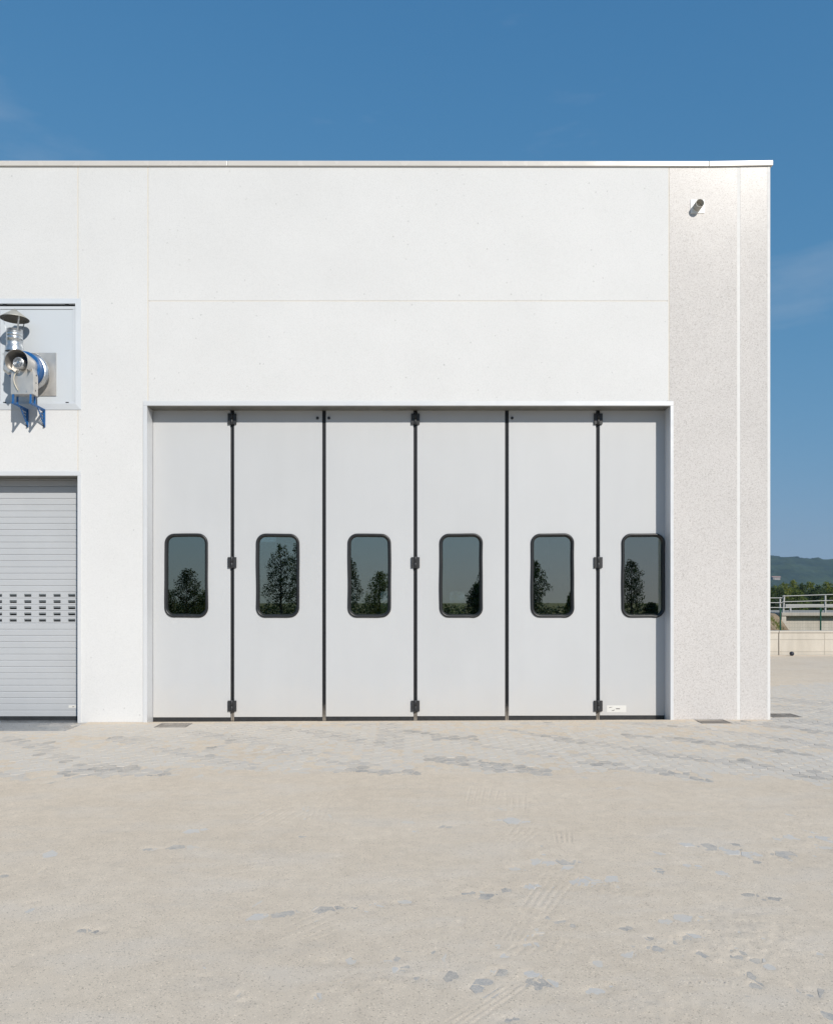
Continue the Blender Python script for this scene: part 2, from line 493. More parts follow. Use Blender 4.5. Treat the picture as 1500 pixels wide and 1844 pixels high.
HY = 1200.0
def hill_z(X, Y):
    px = VPX + FPX*X/HY
    ridge = np.interp(px, [-1500, 300, 900, 1300, 1388, 1420, 1450, 1475, 1500, 1560, 1700, 2000, 2600],
                      [30, 60, 84, 78, 77, 75.5, 75, 72, 66, 56, 42, 26, 8]) * HY/FPX + CAM_Z
    prof = smooth(760, 1200, Y)*(1 - 0.9*smooth(1200, 1650, Y))
    canopy = 7.0*np.abs(fbm(X, Y*KY, 1/16.0, 5, 3)) + 7.0*fbm(X, Y, 1/110.0, 8, 3)*smooth(780, 900, Y)
    return ridge*prof + canopy - 3.5
tag(link('hill', grid_mesh('hill', np.arange(350, 1650, 4.5), np.arange(760, 1650, 7.0), hill_z), M['forest']),
    'wooded hill far behind the bridge', kind='structure')

# yard base (bedding under the pavers), a sheet reaching the retaining wall
def yard_z(X, Y): return slope(X) - 0.055
yard = tag(link('paved_yard', grid_mesh('paved_yard', np.linspace(-14, 34, 49), np.linspace(-9, 17.4, 27), yard_z), M['sand']),
           'yard of hexagonal concrete pavers under wind-blown sand', kind='structure')

# ------------------------------------------------------------------ where the sand lies thin: read from the photograph
STREAKS = [  # (points in photo pixels, half width m, 1 = dark, 0.5 = mid grey)
 ([(12,1326),(65,1338),(122,1362)], 0.10, .6), ([(150,1380),(205,1386),(280,1392)], 0.15, .62), ([(90,1407),(130,1399),(168,1390)], 0.05, .7),
 ([(165,1384),(235,1381)], 0.09, 1.0), ([(0,1391),(48,1399)], 0.10, .6), ([(205,1328),(265,1332)], 0.12, .6), ([(275,1345),(332,1350)], 0.07, .45),
 ([(330,1357),(395,1367),(458,1380)], 0.10, .6), ([(350,1318),(410,1326),(482,1336)], 0.12, .55), ([(382,1348),(410,1338),(440,1328)], 0.05, .7),
 ([(600,1298),(662,1304)], 0.12, .6), ([(588,1324),(642,1331)], 0.14, .6), ([(500,1310),(580,1320)], 0.1, .4), ([(655,1338),(708,1345)], 0.08, .6),
 ([(575,1368),(662,1378)], 0.07, .5), ([(605,1390),(628,1386)], 0.06, .7), ([(645,1385),(700,1391),(742,1393)], 0.12, .75), ([(500,1345),(560,1356)], 0.12, .4),
 ([(705,1305),(703,1338)], 0.16, .5), ([(748,1320),(790,1326),(832,1331)], 0.13, .75), ([(838,1338),(915,1350),(995,1364)], 0.07, .5),
 ([(782,1365),(850,1374),(915,1386),(985,1396)], 0.12, .8), ([(905,1313),(955,1322),(1010,1330)], 0.06, .7),
 ([(1000,1328),(1080,1342),(1172,1353)], 0.10, .65), ([(1125,1325),(1205,1332),(1285,1339),(1362,1349),(1452,1362)], 0.09, .8),
 ([(1050,1296),(1160,1305),(1300,1318),(1400,1333),(1500,1349)], 0.09, .55), ([(1318,1302),(1400,1310),(1500,1324)], 0.10, .65),
 ([(1170,1357),(1240,1366),(1340,1377),(1425,1394),(1500,1402)], 0.10, .7), ([(1060,1374),(1120,1384),(1182,1393)], 0.10, .7),
 ([(1188,1390),(1235,1400),(1275,1411)], 0.06, .8), ([(980,1352),(1050,1362)], 0.08, .35), ([(930,1298),(985,1303)], 0.10, .5),
 ([(1395,1299),(1500,1306)], 0.15, .5), ([(1390,1262),(1440,1266),(1500,1270)], 0.25, .4), ([(1390,1276),(1500,1285)], 0.2, .45),
]
BLOBS = [  # (px, py, half width px, half height px, tone)  d = dark, p = pale
 (885,1612,19,12,'d'),(848,1609,15,5,'d'),(910,1604,12,6,'d'),(795,1762,23,14,'d'),(815,1757,12,8,'d'),(902,1752,20,10,'d'),(938,1769,24,11,'d'),
 (968,1781,14,4,'d'),(1217,1696,20,9,'d'),(1130,1673,20,7,'d'),(1168,1692,12,4,'d'),(1185,1711,18,6,'d'),(1270,1720,14,4,'d'),(1325,1726,16,6,'d'),
 (1313,1740,15,7,'d'),(1345,1760,16,9,'d'),(1360,1776,14,6,'d'),(1437,1788,9,18,'d'),(1470,1790,16,7,'d'),(1352,1614,16,5,'d'),(1390,1622,22,6,'d'),
 (1010,1661,20,7,'d'),(1030,1668,9,5,'d'),(1395,1543,24,10,'d'),(1420,1538,16,6,'d'),(1186,1570,13,6,'d'),(1276,1524,16,4,'d'),(1325,1523,20,5,'d'),
 (275,1527,28,4,'d'),(330,1524,24,4,'d'),(152,1673,12,3,'d'),(178,1675,16,6,'d'),(428,1790,10,6,'d'),(445,1803,16,9,'d'),(372,1758,14,3,'d'),
 (525,1644,18,5,'d'),(604,1634,20,4,'d'),(572,1638,10,4,'d'),(710,1727,20,3,'d'),(733,1742,9,6,'d'),(805,1489,18,4,'d'),(548,1506,14,3,'d'),
 (930,1835,14,12,'d'),(975,1527,10,6,'d'),(855,1783,14,5,'d'),(872,1768,16,6,'d'),(1040,1553,14,4,'d'),(8,1575,10,4,'d'),(75,1566,6,5,'d'),(58,1622,8,4,'d'),
 (1360,1556,14,4,'d'),(1460,1797,14,4,'d'),(985,1655,8,4,'d'),(780,1715,8,4,'d'),
 (1068,1591,28,12,'p'),(1100,1584,16,8,'p'),(1040,1588,14,5,'p'),(1115,1598,12,10,'p'),(640,1635,16,5,'p'),(690,1628,26,6,'p'),(730,1624,20,5,'p'),(660,1640,20,6,'p'),
 (920,1480,42,6,'p'),(745,1496,12,5,'p'),(985,1553,36,9,'p'),(1015,1560,22,12,'p'),(930,1566,18,5,'p'),(1240,1530,26,10,'p'),(1290,1528,24,9,'p'),(1330,1540,30,8,'p'),
 (1230,1562,18,6,'p'),(1262,1563,16,6,'p'),(1180,1540,16,5,'p'),(1420,1512,34,7,'p'),(1470,1510,28,7,'p'),(1480,1530,26,9,'p'),(1450,1545,22,7,'p'),(1500,1520,20,10,'p'),
 (1200,1660,30,9,'p'),(1235,1656,24,8,'p'),(1270,1662,20,6,'p'),(1250,1690,26,8,'p'),(1290,1686,18,7,'p'),(1325,1682,22,8,'p'),(1318,1712,12,8,'p'),(1340,1720,14,5,'p'),
 (90,1537,14,8,'p'),(368,1492,14,6,'p'),(342,1496,10,3,'p'),(455,1650,26,6,'p'),(500,1648,20,5,'p'),(586,1731,18,6,'p'),(628,1732,20,7,'p'),(572,1795,8,5,'p'),
 (900,1703,20,8,'p'),(955,1702,24,6,'p'),(970,1686,18,5,'p'),(912,1724,20,5,'p'),(1075,1786,22,8,'p'),(1100,1778,14,7,'p'),(1080,1738,14,9,'p'),(958,1757,22,9,'p'),
 (990,1772,20,9,'p'),(750,1762,22,5,'p'),(720,1747,14,6,'p'),(53,1636,8,8,'p'),(1480,1722,20,5,'p'),(910,1838,22,9,'p'),(1495,1835,14,18,'p'),(1130,1722,18,6,'p'),
 (980,1540,10,6,'p'),(880,1618,20,8,'p'),(965,1598,28,6,'p'),(1360,1732,20,6,'p'),(1385,1745,16,5,'p'),(1300,1575,16,8,'p'),(1420,1470,22,5,'p'),(1110,1420,12,4,'p'),
]
TRACKS = []  # grooves a tyre pressed into the sand: (points px, depth m, sigma m)
for x in (838, 850, 863, 876, 889): TRACKS.append(([(x+9,1420),(x+4,1440),(x,1466)], .0045, .007))
for x in (908, 919, 930, 941): TRACKS.append(([(x,1416),(x+4,1440),(x+2,1466)], .0050, .007))
for i in range(4): TRACKS.append(([(966+i*11,1444-i),(984+i*11,1466),(996+i*10,1490),(1001+i*9,1519)], .0055, .007))
for i in range(6): TRACKS.append(([(655-i*17,1412),(598-i*18,1444),(530-i*20,1486)], .0030, .009))
for i in range(4): TRACKS.append(([(566+i*12,1428),(556+i*11,1452),(549+i*10,1478)], .0026, .008))
for i in range(5): TRACKS.append(([(932+i*13,1482),(918+i*13,1502),(890+i*14,1520)], .0035, .008))
for i in range(5): TRACKS.append(([(982+i*16,1574),(956+i*15,1612),(930+i*14,1652),(906+i*13,1694)], .0042, .0065))
for i in range(6): TRACKS.append(([(690-i*26,1640),(590-i*27,1684),(470-i*28,1728)], .0026, .008))
for i in range(4): TRACKS.append(([(905+i*15,1776),(860+i*16,1806),(800+i*17,1844)], .0032, .006))
for i in range(5): TRACKS.append(([(1020-i*22,1700),(1000-i*24,1722)], .0028, .007))
for i in range(3): TRACKS.append(([(300,1552+i*14),(420,1546+i*13),(560,1530+i*11),(640,1518+i*9)], .0022, .012))
for i in range(9): TRACKS.append(([(1232+i*9,1765),(1240+i*9,1772),(1236+i*9,1779)], .0050, .005))
for i in range(10): TRACKS.append(([(1110+i*22,1736-i*2),(1116+i*22,1742-i*2)], .0040, .005))
for i in range(4): TRACKS.append(([(1390+i*14,1560+i*5),(1440+i*14,1575+i*6),(1500+i*10,1596+i*6)], .0032, .008))
for i in range(4): TRACKS.append(([(1085+i*24,1452),(1160+i*26,1478),(1230+i*28,1512)], .0022, .010))
TRAMPLED = [(1340,1650,90,34),(1260,1705,120,30),(1180,1815,130,34),(1120,1610,60,20),(1010,1700,60,24),(1400,1700,90,40),(820,1670,80,22),(1430,1480,70,16),(650,1770,90,26),(960,1650,50,30)]

def px_poly(pts): return [GND(*p) for p in pts]
STREAKS_W = [(px_poly(p), w, t) for p, w, t in STREAKS]
TRACKS_W = [(px_poly(p), d, s) for p, d, s in TRACKS]
BLOBS_W = []
for px, py, a, b, t in BLOBS:
    x, y = GND(px, py)
    BLOBS_W.append((x, y, max(0.022, 1.2*a*y/FPX), max(0.030, 1.15*b*y*y/(FPX*CAM_Z)), t))
TRAMP_W = []
for px, py, a, b in TRAMPLED:
    x, y = GND(px, py); TRAMP_W.append((x, y, a*y/FPX, b*y*y/(FPX*CAM_Z)))

def seg_dist(X, Y, a, b):
    ax, ay = a; bx, by = b
    dx, dy = bx-ax, by-ay
    t = np.clip(((X-ax)*dx + (Y-ay)*dy)/(dx*dx+dy*dy+1e-12), 0, 1)
    return np.hypot(X-ax-t*dx, Y-ay-t*dy)

def sand_h(X, Y):
    """sand surface relative to the paver tops, before tracks"""
    yb = np.interp(X, [-6, -1, 1.5, 3.0, 4.3, 7], [5.35, 5.5, 5.5, 5.3, 4.95, 4.7]) + 0.16*fbm(X, Y, 0.9, 3, 3)
    t = smooth(yb-0.30, yb+0.55, Y + .28*fbm(X, Y, 2.6, 33, 4))                                  # 0 = deep sand, 1 = swept strip
    t = t*(1 - smooth(10.9, 11.5, Y - 0.06*(X-5) + 0.25*fbm(X, Y, 0.5, 31, 2)))
    deep = 0.0029 + 0.0015*fbm(X, Y, 1.3, 11, 4) + 0.0008*fbm(X, Y, 9, 12, 3)
    swept = -0.0009 + 0.0021*fbm(X*0.5+Y*0.3, Y*1.6, 1.1, 21, 4) + 0.0009*fbm(X, Y, 14, 22, 3)
    drift = 0.010*smooth(7.86, 8.0, Y)*(1 - smooth(8.0, 8.1, Y))*(.45 + fbm(X, Y, 1.7, 35, 3))*((X > FX(159)) & (X < 5.3))
    return deep*(1-t) + swept*t + np.maximum(drift, 0)

def sand_full(X, Y):
    h = sand_h(X, Y)
    ragged = 0.30*fbm(X, Y, 18, 41, 3) + .22*fbm(X, Y, 60, 42, 2)
    x1, y1 = X[0], Y[:, 0]
    def win(xa, xb, ya, yb):
        return (slice(max(0, np.searchsorted(y1, ya)-1), np.searchsorted(y1, yb)+1),
                slice(max(0, np.searchsorted(x1, xa)-1), np.searchsorted(x1, xb)+1))
    for pts, wd, tone in STREAKS_W:
        xs_ = [p[0] for p in pts]; ys_ = [p[1] for p in pts]
        w = win(min(xs_)-.5, max(xs_)+.5, min(ys_)-.5, max(ys_)+.5)
        if h[w].size == 0: continue
        d = np.full(h[w].shape, 9.0)
        for a, b in zip(pts[:-1], pts[1:]): d = np.minimum(d, seg_dist(X[w], Y[w], a, b))
        h[w] -= 0.0026*np.clip(1.2 - d/wd + 1.5*ragged[w], 0, 1)
    for bx, by, ra, rb, t in BLOBS_W:
        w = win(bx-ra*2, bx+ra*2, by-rb*2, by+rb*2)
        if h[w].size == 0: continue
        q = np.sqrt(((X[w]-bx)/ra)**2 + ((Y[w]-by)/rb)**2)
        h[w] -= np.maximum(0, h[w] + 0.0007)*np.clip(1.15*(1.12 - q + 1.5*ragged[w]), 0, 1)
    for cx, cy, ra, rb in TRAMP_W:
        w = win(cx-ra*1.6, cx+ra*1.6, cy-rb*1.6, cy+rb*1.6)
        q = np.sqrt(((X[w]-cx)/ra)**2 + ((Y[w]-cy)/rb)**2)
        h[w] += 0.0024*np.clip(1.4-q, 0, 1)*fbm(X[w], Y[w], 34, 51, 2)
    for pts, dep, sg in TRACKS_W:
        for a, b in zip(pts[:-1], pts[1:]):
            w = win(min(a[0],b[0])-.06, max(a[0],b[0])+.06, min(a[1],b[1])-.06, max(a[1],b[1])+.06)
            d = seg_dist(X[w], Y[w], a, b)
            k = np.clip(1.5*vnoise(X[w], Y[w], 4, 61) - .25, 0, 1)*(.55 + .6*vnoise(X[w], Y[w], 30, 62))
            h[w] += .55*k*dep*(-np.exp(-(d/sg)**2) + 0.45*np.exp(-((d-2.1*sg)/(0.9*sg))**2))
    return h

# pavers: flat-topped hexagons, columns running towards the facade
HEX_H = 0.135
HEX_R = HEX_H/math.sqrt(3)
def hex_mesh(name, mat, seed):
    rnd = random.Random(seed)
    bm = bmesh.new()
    r0, r1 = HEX_R - 0.0022, HEX_R - 0.0060
    rings = []
    for r, z in ((r0, -0.045), (r0, -0.0035), (r1, 0.0)):
        rings.append([bm.verts.new((r*math.cos(R(60*i)) + rnd.uniform(-.0007,.0007), KY*r*math.sin(R(60*i)) + rnd.uniform(-.0007,.0007), z)) for i in range(6)])
    for a, b in zip(rings[:-1], rings[1:]):
        for i in range(6): bm.faces.new((a[i], a[(i+1)%6], b[(i+1)%6], b[i]))
    bm.faces.new(rings[-1])
    me = bpy.data.meshes.new(name); bm.to_mesh(me); bm.free()
    me.materials.append(mat)
    return me
cands = []
for rx0, rx1, ry0, ry1 in ((-6.6, 6.6, 1.7, 8.25), (5.25, 13.0, 8.25, 11.6)):
    i0, i1 = int(rx0/(1.5*HEX_R)), int(rx1/(1.5*HEX_R))
    for i in range(i0, i1+1):
        x = i*1.5*HEX_R
        off = 0.5*HEX_H if i % 2 else 0.0
        for j in range(int((ry0-off)/HEX_H), int((ry1-off)/HEX_H)+1):
            y = off + j*HEX_H
            if 7.95 < y and x < 5.25 and y < 8.30: continue
            if abs(x) > 0.95*y + 0.9 and y < 8.2: continue
            cands.append((x, y))
cx = np.array([c[0] for c in cands]); cy = np.array([c[1] for c in cands])
base_h = sand_h(cx, cy)
dark = np.zeros(len(cx)); expo = np.clip(-base_h/0.003, 0, 1)
rng = np.random.default_rng(5)
jit = rng.normal(0, 0.22, len(cx))
for pts, wd, tone in STREAKS_W:
    d = np.full(len(cx), 9.0)
    for a, b in zip(pts[:-1], pts[1:]): d = np.minimum(d, seg_dist(cx, cy, a, b))
    v = np.clip(1.55 - d/max(wd, 0.075) + jit, 0, 1)
    dark = np.maximum(dark, np.where(v > 0.35, tone + jit*0.5, 0)); expo = np.maximum(expo, v)
cls = np.where(dark > 0.72, 2, np.where(dark > 0.30, 1, 0))
pale = np.zeros(len(cx), bool)
for bx, by, ra, rb, t in BLOBS_W:
    q = np.sqrt(((cx-bx)/(ra+HEX_R*0.6))**2 + ((cy-by)/(rb+HEX_H*0.35))**2)
    m = q < 1.0
    near = np.hypot(cx-bx, cy-by) < HEX_R*1.05
    m = m | near
    if t == 'd': cls[m & near] = 2; cls[m & ~near & (cls == 0) & (jit > -0.1)] = 1
    else: pale |= m & (cls == 0)
    expo = np.maximum(expo, np.where(m, np.clip(1.3-q, 0.2, 1), 0))
cls[pale & (cls == 0)] = 3
score = expo/(cy**3)*np.where(cls > 0, 3.0, 1.0)
score[np.abs(cx) > 0.78*cy + 0.15] = 0
order = np.argsort(-score)
single = set(order[:300].tolist())
mats4 = [M['paver'], M['paver_mid'], M['paver_dark'], M['pale_clean']]
hexes = [[hex_mesh('paver', m, 10*a+b) for b in range(3)] for a, m in enumerate(mats4)]
zj = rng.normal(0, 0.0007, len(cx)); tx = rng.normal(0, 0.006, len(cx)); ty = rng.normal(0, 0.006, len(cx))
for i in sorted(single):
    o = bpy.data.objects.new('paver', hexes[cls[i]][i % 3])
    o.location = (cx[i], cy[i]*KY, float(slope(cx[i])) + zj[i])
    o.rotation_euler = (tx[i], ty[i], 0)
    o.parent = yard
    COL.objects.link(o)
# the remaining pavers, one joined part
hv = np.array([[v.co[:] for v in hexes[0][k].vertices] for k in range(3)])
rest = np.array([i for i in range(len(cx)) if i not in single])
allv = hv[rest % 3].copy()
allv[:, :, 2] += (allv[:, :, 1]*tx[rest][:, None] - allv[:, :, 0]*ty[rest][:, None]) + (slope(cx[rest]) + zj[rest])[:, None]
allv[:, :, 0] += cx[rest][:, None]; allv[:, :, 1] += cy[rest][:, None]*KY
quads = np.array([(r*6+i, r*6+(i+1)%6, (r+1)*6+(i+1)%6, (r+1)*6+i) for r in range(2) for i in range(6)]
                 + [(12,13,14,15), (12,15,16,17)])
fall = (quads[None] + (np.arange(len(rest))*18)[:, None, None]).reshape(-1, 4)
me = raw_mesh('paver_field', allv.reshape(-1, 3), fall)
for m in mats4: me.materials.append(m)
me.polygons.foreach_set('material_index', np.repeat(cls[rest], len(quads)).astype(np.int32))
fo = link('paver_field', me, None, yard); fo['kind'] = 'stuff'
fo['label'] = 'remaining hexagonal pavers under and between the sand'

# the sand itself: one sheet, finest where the tyre tracks are
xs = np.concatenate([np.linspace(-13.5, -6.7, 69)[:-1], np.linspace(-6.7, -4.6, 106)[:-1], np.arange(-4.6, 4.7, 0.0088), np.linspace(4.7, 6.7, 101)[1:], np.linspace(6.7, 30, 180)[1:]])
ys = [-8.8]
while ys[-1] < 17.2:
    y = ys[-1]
    ys.append(y + (0.25 if y < 1.2 else 0.05 if y < 1.9 else 0.0075 if y < 3.4 else 0.011 if y < 5.7 else 0.019 if y < 8.3 else 0.05 if y < 12 else 0.15))
ys = np.array(ys)
def sand_z(X, Y):
    h = sand_full(X, Y)
    inside = (X < 5.2) & (Y > 8.02)
    return slope(X) + np.where(inside, -0.03, h)
tag(link('sand', grid_mesh('sand', xs, ys, sand_z), M['sand']), 'pale dry sand drifted over the pavers with tyre tracks', kind='stuff')

# ------------------------------------------------------------------ the building
B = thing('industrial_building', (0, 8.2, 0), 'white precast concrete industrial hall with wide folding door and speckled corner pillar', 'building')
YF = 8.0
X_l, X_r = -13.0, FX(1387)
Z_top = FZ(299)
XI0, XI1 = -8.9, FX(147)                # upper infill panel opening (outer frame)
ZI0, ZI1 = FZ(738), FZ(538)
XS0, XS1 = -8.9, FX(141)                # shutter opening
ZS1 = FZ(857)
XD0, XD1 = FX(266), FX(1206)            # folding door opening
ZD1 = FZ(731)
YD = 8.17                               # face of the folding door
YSH = 8.20                              # face of the shutter

def panel(poly, mat, bev=0.004, y0=YF, y1=YF+0.2, name='wall_panel'):
    return MB().prism(poly, y0, y1).build(name, mat, B, bev, 1)
def rect(a, b, c, d): return [(a, c), (b, c), (b, d), (a, d)]
LOW = -0.12
j = 0.005
panel(rect(X_l, XI0-.65, LOW, Z_top), M['white'])
panel(rect(XI0-.65+2*j, FX(141)-j, ZI1-.03, Z_top), M['white'])
panel(rect(XI0-.65+2*j, FX(141)-j, ZS1+.03, ZI0+.03), M['white'])
panel(rect(XI0-.65+2*j, XS0-.02, LOW, ZS1+.03-2*j), M['white'])
panel(rect(XI0-.65+2*j, XI0+.03, ZI0+.032, ZI1-.032), M['white'])
panel([(FX(141)+j, LOW), (FX(262), LOW), (FX(262), FZ(727)), (FX(267)-j, FZ(727)), (FX(267)-j, Z_top), (FX(141)+j, Z_top)], M['white'])
panel(rect(FX(267)+j, FX(1204)-j, FZ(542)+j*.7, Z_top), M['white'])
panel(rect(FX(267)+j, FX(1204)-j, FZ(727), FZ(542)-j*.7), M['white'])
panel([(FX(1209), LOW), (FX(1327), LOW), (FX(1327), Z_top), (FX(1204)+j, Z_top), (FX(1204)+j, FZ(727)), (FX(1209), FZ(727))], M['pillar'], name='pillar_panel')
panel(rect(FX(1332), FX(1381.5), LOW, Z_top), M['pillar'], name='pillar_panel')
panel(rect(FX(1327)-.003, FX(1332)+.003, LOW, Z_top-.003), M['smooth_white'], 0.0, YF+.0012, YF+.15, 'joint_strip')
cs = [(FX(1381.5)-.004, YF-.0012), (X_r-.016, YF-.0012), (X_r-.005, YF+.002), (X_r, YF+.010), (X_r, YF+.30), (FX(1381.5)-.004, YF+.30)]
MB().add([(x, y, z) for z in (LOW, Z_top-.005) for x, y in cs], [tuple(range(5, -1, -1)), tuple(range(6, 12))] + [(i, (i+1) % 6, 6+(i+1) % 6, 6+i) for i in range(6)]).build('corner_strip', M['smooth_white'], B)
# sealant showing in the joints
for x, z0, z1 in ((FX(141), FZ(849), Z_top), (FX(267), FZ(727), Z_top), (FX(1204), FZ(727), Z_top), (XI0-.65+j, LOW, Z_top)):
    MB().box(x-.02, x+.02, YF+.0015, YF+.05, z0, z1-.01).build('joint_sealant', M['sealant'], B)
MB().box(FX(267)+.03, FX(1204)-.03, YF+.0015, YF+.05, FZ(542)-.012, FZ(542)+.012).build('joint_sealant', M['sealant'], B)
# side walls, rear wall with openings, roof, floor, inner faces
YB = 20.0
MB().box(X_r-.16, X_r-.002, YF+.301, YB+.2, LOW, Z_top).build('side_wall', M['white'], B)
MB().box(X_l, X_l+.2, YF+.201, YB+.2, LOW, Z_top).build('side_wall', M['white'], B)
rear_open = [(-9.2,-8.3,3.83,4.22), (-8.2,-7.25,3.83,4.22), (-5.5,-4.75,3.83,4.22), (-2.45,-1.9,1.2,2.05), (-1.0,-.45,1.2,2.05), (1.5,2.05,1.2,2.05), (3.6,4.15,3.7,4.3)]
def wall_with_holes(mb, x0, x1, z0, z1, y0, y1, holes):
    xs_ = sorted({x0, x1, *[h[0] for h in holes], *[h[1] for h in holes]})
    zs_ = sorted({z0, z1, *[h[2] for h in holes], *[h[3] for h in holes]})
    for a, b in zip(xs_[:-1], xs_[1:]):
        run = None
        for c, d in zip(zs_[:-1], zs_[1:]):
            solid = not any(h[0] <= (a+b)/2 <= h[1] and h[2] <= (c+d)/2 <= h[3] for h in holes)
            if solid: run = (run[0], d) if run else (c, d)
            if (not solid or d == zs_[-1]) and run:
                mb.box(a, b, y0, y1, *run); run = None
    return mb
wall_with_holes(MB(), X_l+.2, X_r-.16, LOW, Z_top, YB, YB+.2, rear_open).build('rear_wall', M['interior'], B)
MB().box(X_l+.05, X_r-.02, YF+.05, YB+.15, Z_top-.25, Z_top-.012).build('roof', M['interior'], B)
MB().box(X_l+.21, X_r-.17, YF+.42, YB-.01, -.10, -.02).build('hall_floor', M['interior'], B)
for yy in (11.0, 14.5):
    MB().box(X_l+.21, X_r-.17, yy, yy+.25, 4.0, 4.45).build('roof_beam', M['interior'], B, .01, 1)
for x in (-4.6, 0.35):
    MB().box(x, x+.3, 14.45, 14.8, -.02, 4.0).build('inner_column', M['interior'], B, .01, 1)
# inner wall lining so that no light leaks through joints
lin = MB()
wall_with_holes(lin, X_l+.2, X_r-.17, LOW, Z_top-.26, YF+.22, YF+.26,
    [(XS0-.02, XS1+.0, LOW, ZS1+.08), (XD0-.02, XD1+.02, LOW, ZD1+.03)])
lin.build('wall_lining', M['interior'], B)
# roof coping
cz0, cz1 = FZ(298.6, 7.985), FZ(289.3, 7.985)
for i, (a, b, dz) in enumerate(((X_l-.03, -2.6, 0), (-2.596, FX(1276, 7.985), -.006), (FX(1276, 7.985)+.004, FX(1391.3, 7.985), .014))):
    mb = MB().box(a, b, 7.982, 8.36, cz0, cz1)
    mb.v = [(x, y, z + (0 if i == 0 else dz*(x-a)/(b-a) + (-.006 if i == 2 else 0))) for x, y, z in mb.v]
    mb.build('roof_coping', M['coping'], B, .006, 2)
MB().box(X_l, FX(1386), 8.0045, 8.03, cz0-.012, cz0+.01).build('drip_edge', M['black'], B)

# ---- door frame (flashing round the folding door opening)
MB().box(FX(259), XD0, 7.988, 8.26, LOW, ZD1).build('door_jamb', M['alu'], B, .003, 1)
MB().box(XD1, FX(1211.7), 7.988, 8.26, LOW, ZD1).build('door_jamb', M['alu'], B, .003, 1)
MB().box(FX(259), FX(1211.7), 7.989, 8.26, ZD1+.0005, FZ(722.8)).build('door_head', M['alu'], B, .003, 1)
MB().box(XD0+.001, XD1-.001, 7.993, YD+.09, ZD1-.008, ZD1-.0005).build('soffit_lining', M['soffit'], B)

# ---- folding door: six leaves
def rrect(x0, x1, z0, z1, r, n=7):
    pts = []
    for cxx, czz, a0 in ((x1-r, z0+r, -90), (x1-r, z1-r, 0), (x0+r, z1-r, 90), (x0+r, z0+r, 180)):
        for i in range(n+1):
            t = R(a0 + 90*i/n)
            pts.append((cxx + r*math.cos(t), czz + r*math.sin(t)))
    return pts
def leaf_with_window(outer, inner, y0, y1):
    mb = MB()
    tri = tessellate_polygon([[Vector((x, z, 0)) for x, z in outer], [Vector((x, z, 0)) for x, z in inner]])
    pts = outer + inner
    n = len(pts); no = len(outer)
    vs = [(x, y0, z) for x, z in pts] + [(x, y1, z) for x, z in pts]
    fs = []
    for t in tri:
        a, b, c = (Vector(pts[i]) for i in t)
        ccw = (b-a).x*(c-a).y - (b-a).y*(c-a).x > 0
        t = tuple(t) if ccw else tuple(reversed(t))
        fs.append(t); fs.append(tuple(i+n for i in reversed(t)))
    for lo, hi, flip in ((0, no, False), (no, n, True)):
        for i in range(lo, hi):
            k = lo + (i+1-lo) % (hi-lo)
            q = (i, i+n, k+n, k)
            fs.append(q if not flip else tuple(reversed(q)))
    return mb.add(vs, fs)
def sweep_loop(loop, prof, seed, wob=0.0):
    """prof: (inset, y) points swept round a closed loop of (x, z)"""
    n = len(loop); m = len(prof)
    rr = random.Random(seed)
    ph = [rr.uniform(0, 6.28) for _ in range(4)]
    vs = []
    L = 0
    for i, (x, z) in enumerate(loop):
        px_, pz_ = loop[i-1]; nx_, nz_ = loop[(i+1) % n]
        tx_, tz_ = nx_-px_, nz_-pz_
        l = math.hypot(tx_, tz_); tx_, tz_ = tx_/l, tz_/l
        ix, iz = -tz_, tx_                                 # inward for a counter-clockwise loop
        L += math.hypot(x-px_, z-pz_)
        w = wob*(math.sin(L*5.1+ph[0])*.6 + math.sin(L*9.7+ph[1])*.4)
        for o, y in prof: vs.append((x + ix*(o+w), y, z + iz*(o+w)))
    fs = []
    for i in range(n):
        k = (i+1) % n
        for q in range(m-1): fs.append((i*m+q, k*m+q, k*m+q+1, i*m+q+1))
    mb = MB(); mb.add(vs, fs, True); return mb
def densify(loop, step=0.05):
    out = []
    for i, (x, z) in enumerate(loop):
        nx_, nz_ = loop[(i+1) % len(loop)]
        l = math.hypot(nx_-x, nz_-z); k = max(1, int(l/step))
        for q in range(k): out.append((x+(nx_-x)*q/k, z+(nz_-z)*q/k))
    return out
seams = [FX(p, YD) for p in (418.8, 583.8, 748, 912.5, 1076.3)]
edges = [XD0+.004] + seams + [XD1-.004]
win_c = [FX(p, YD) for p in (336.2, 500.6, 665.3, 830, 994.2, 1157.3)]
ZW0, ZW1 = FZ(1112, YD), FZ(961, YD)
WW = 78*YD/FPX
ZL0, ZL1 = 0.035, ZD1-.0085
names = ['folding door leaf beside the white column, hinged on its right', 'second folding door leaf from the white column', 'third folding door leaf from the white column',
         'fourth folding door leaf from the white column', 'fifth folding door leaf from the white column', 'folding door leaf beside the speckled pillar, with white sticker near the floor']
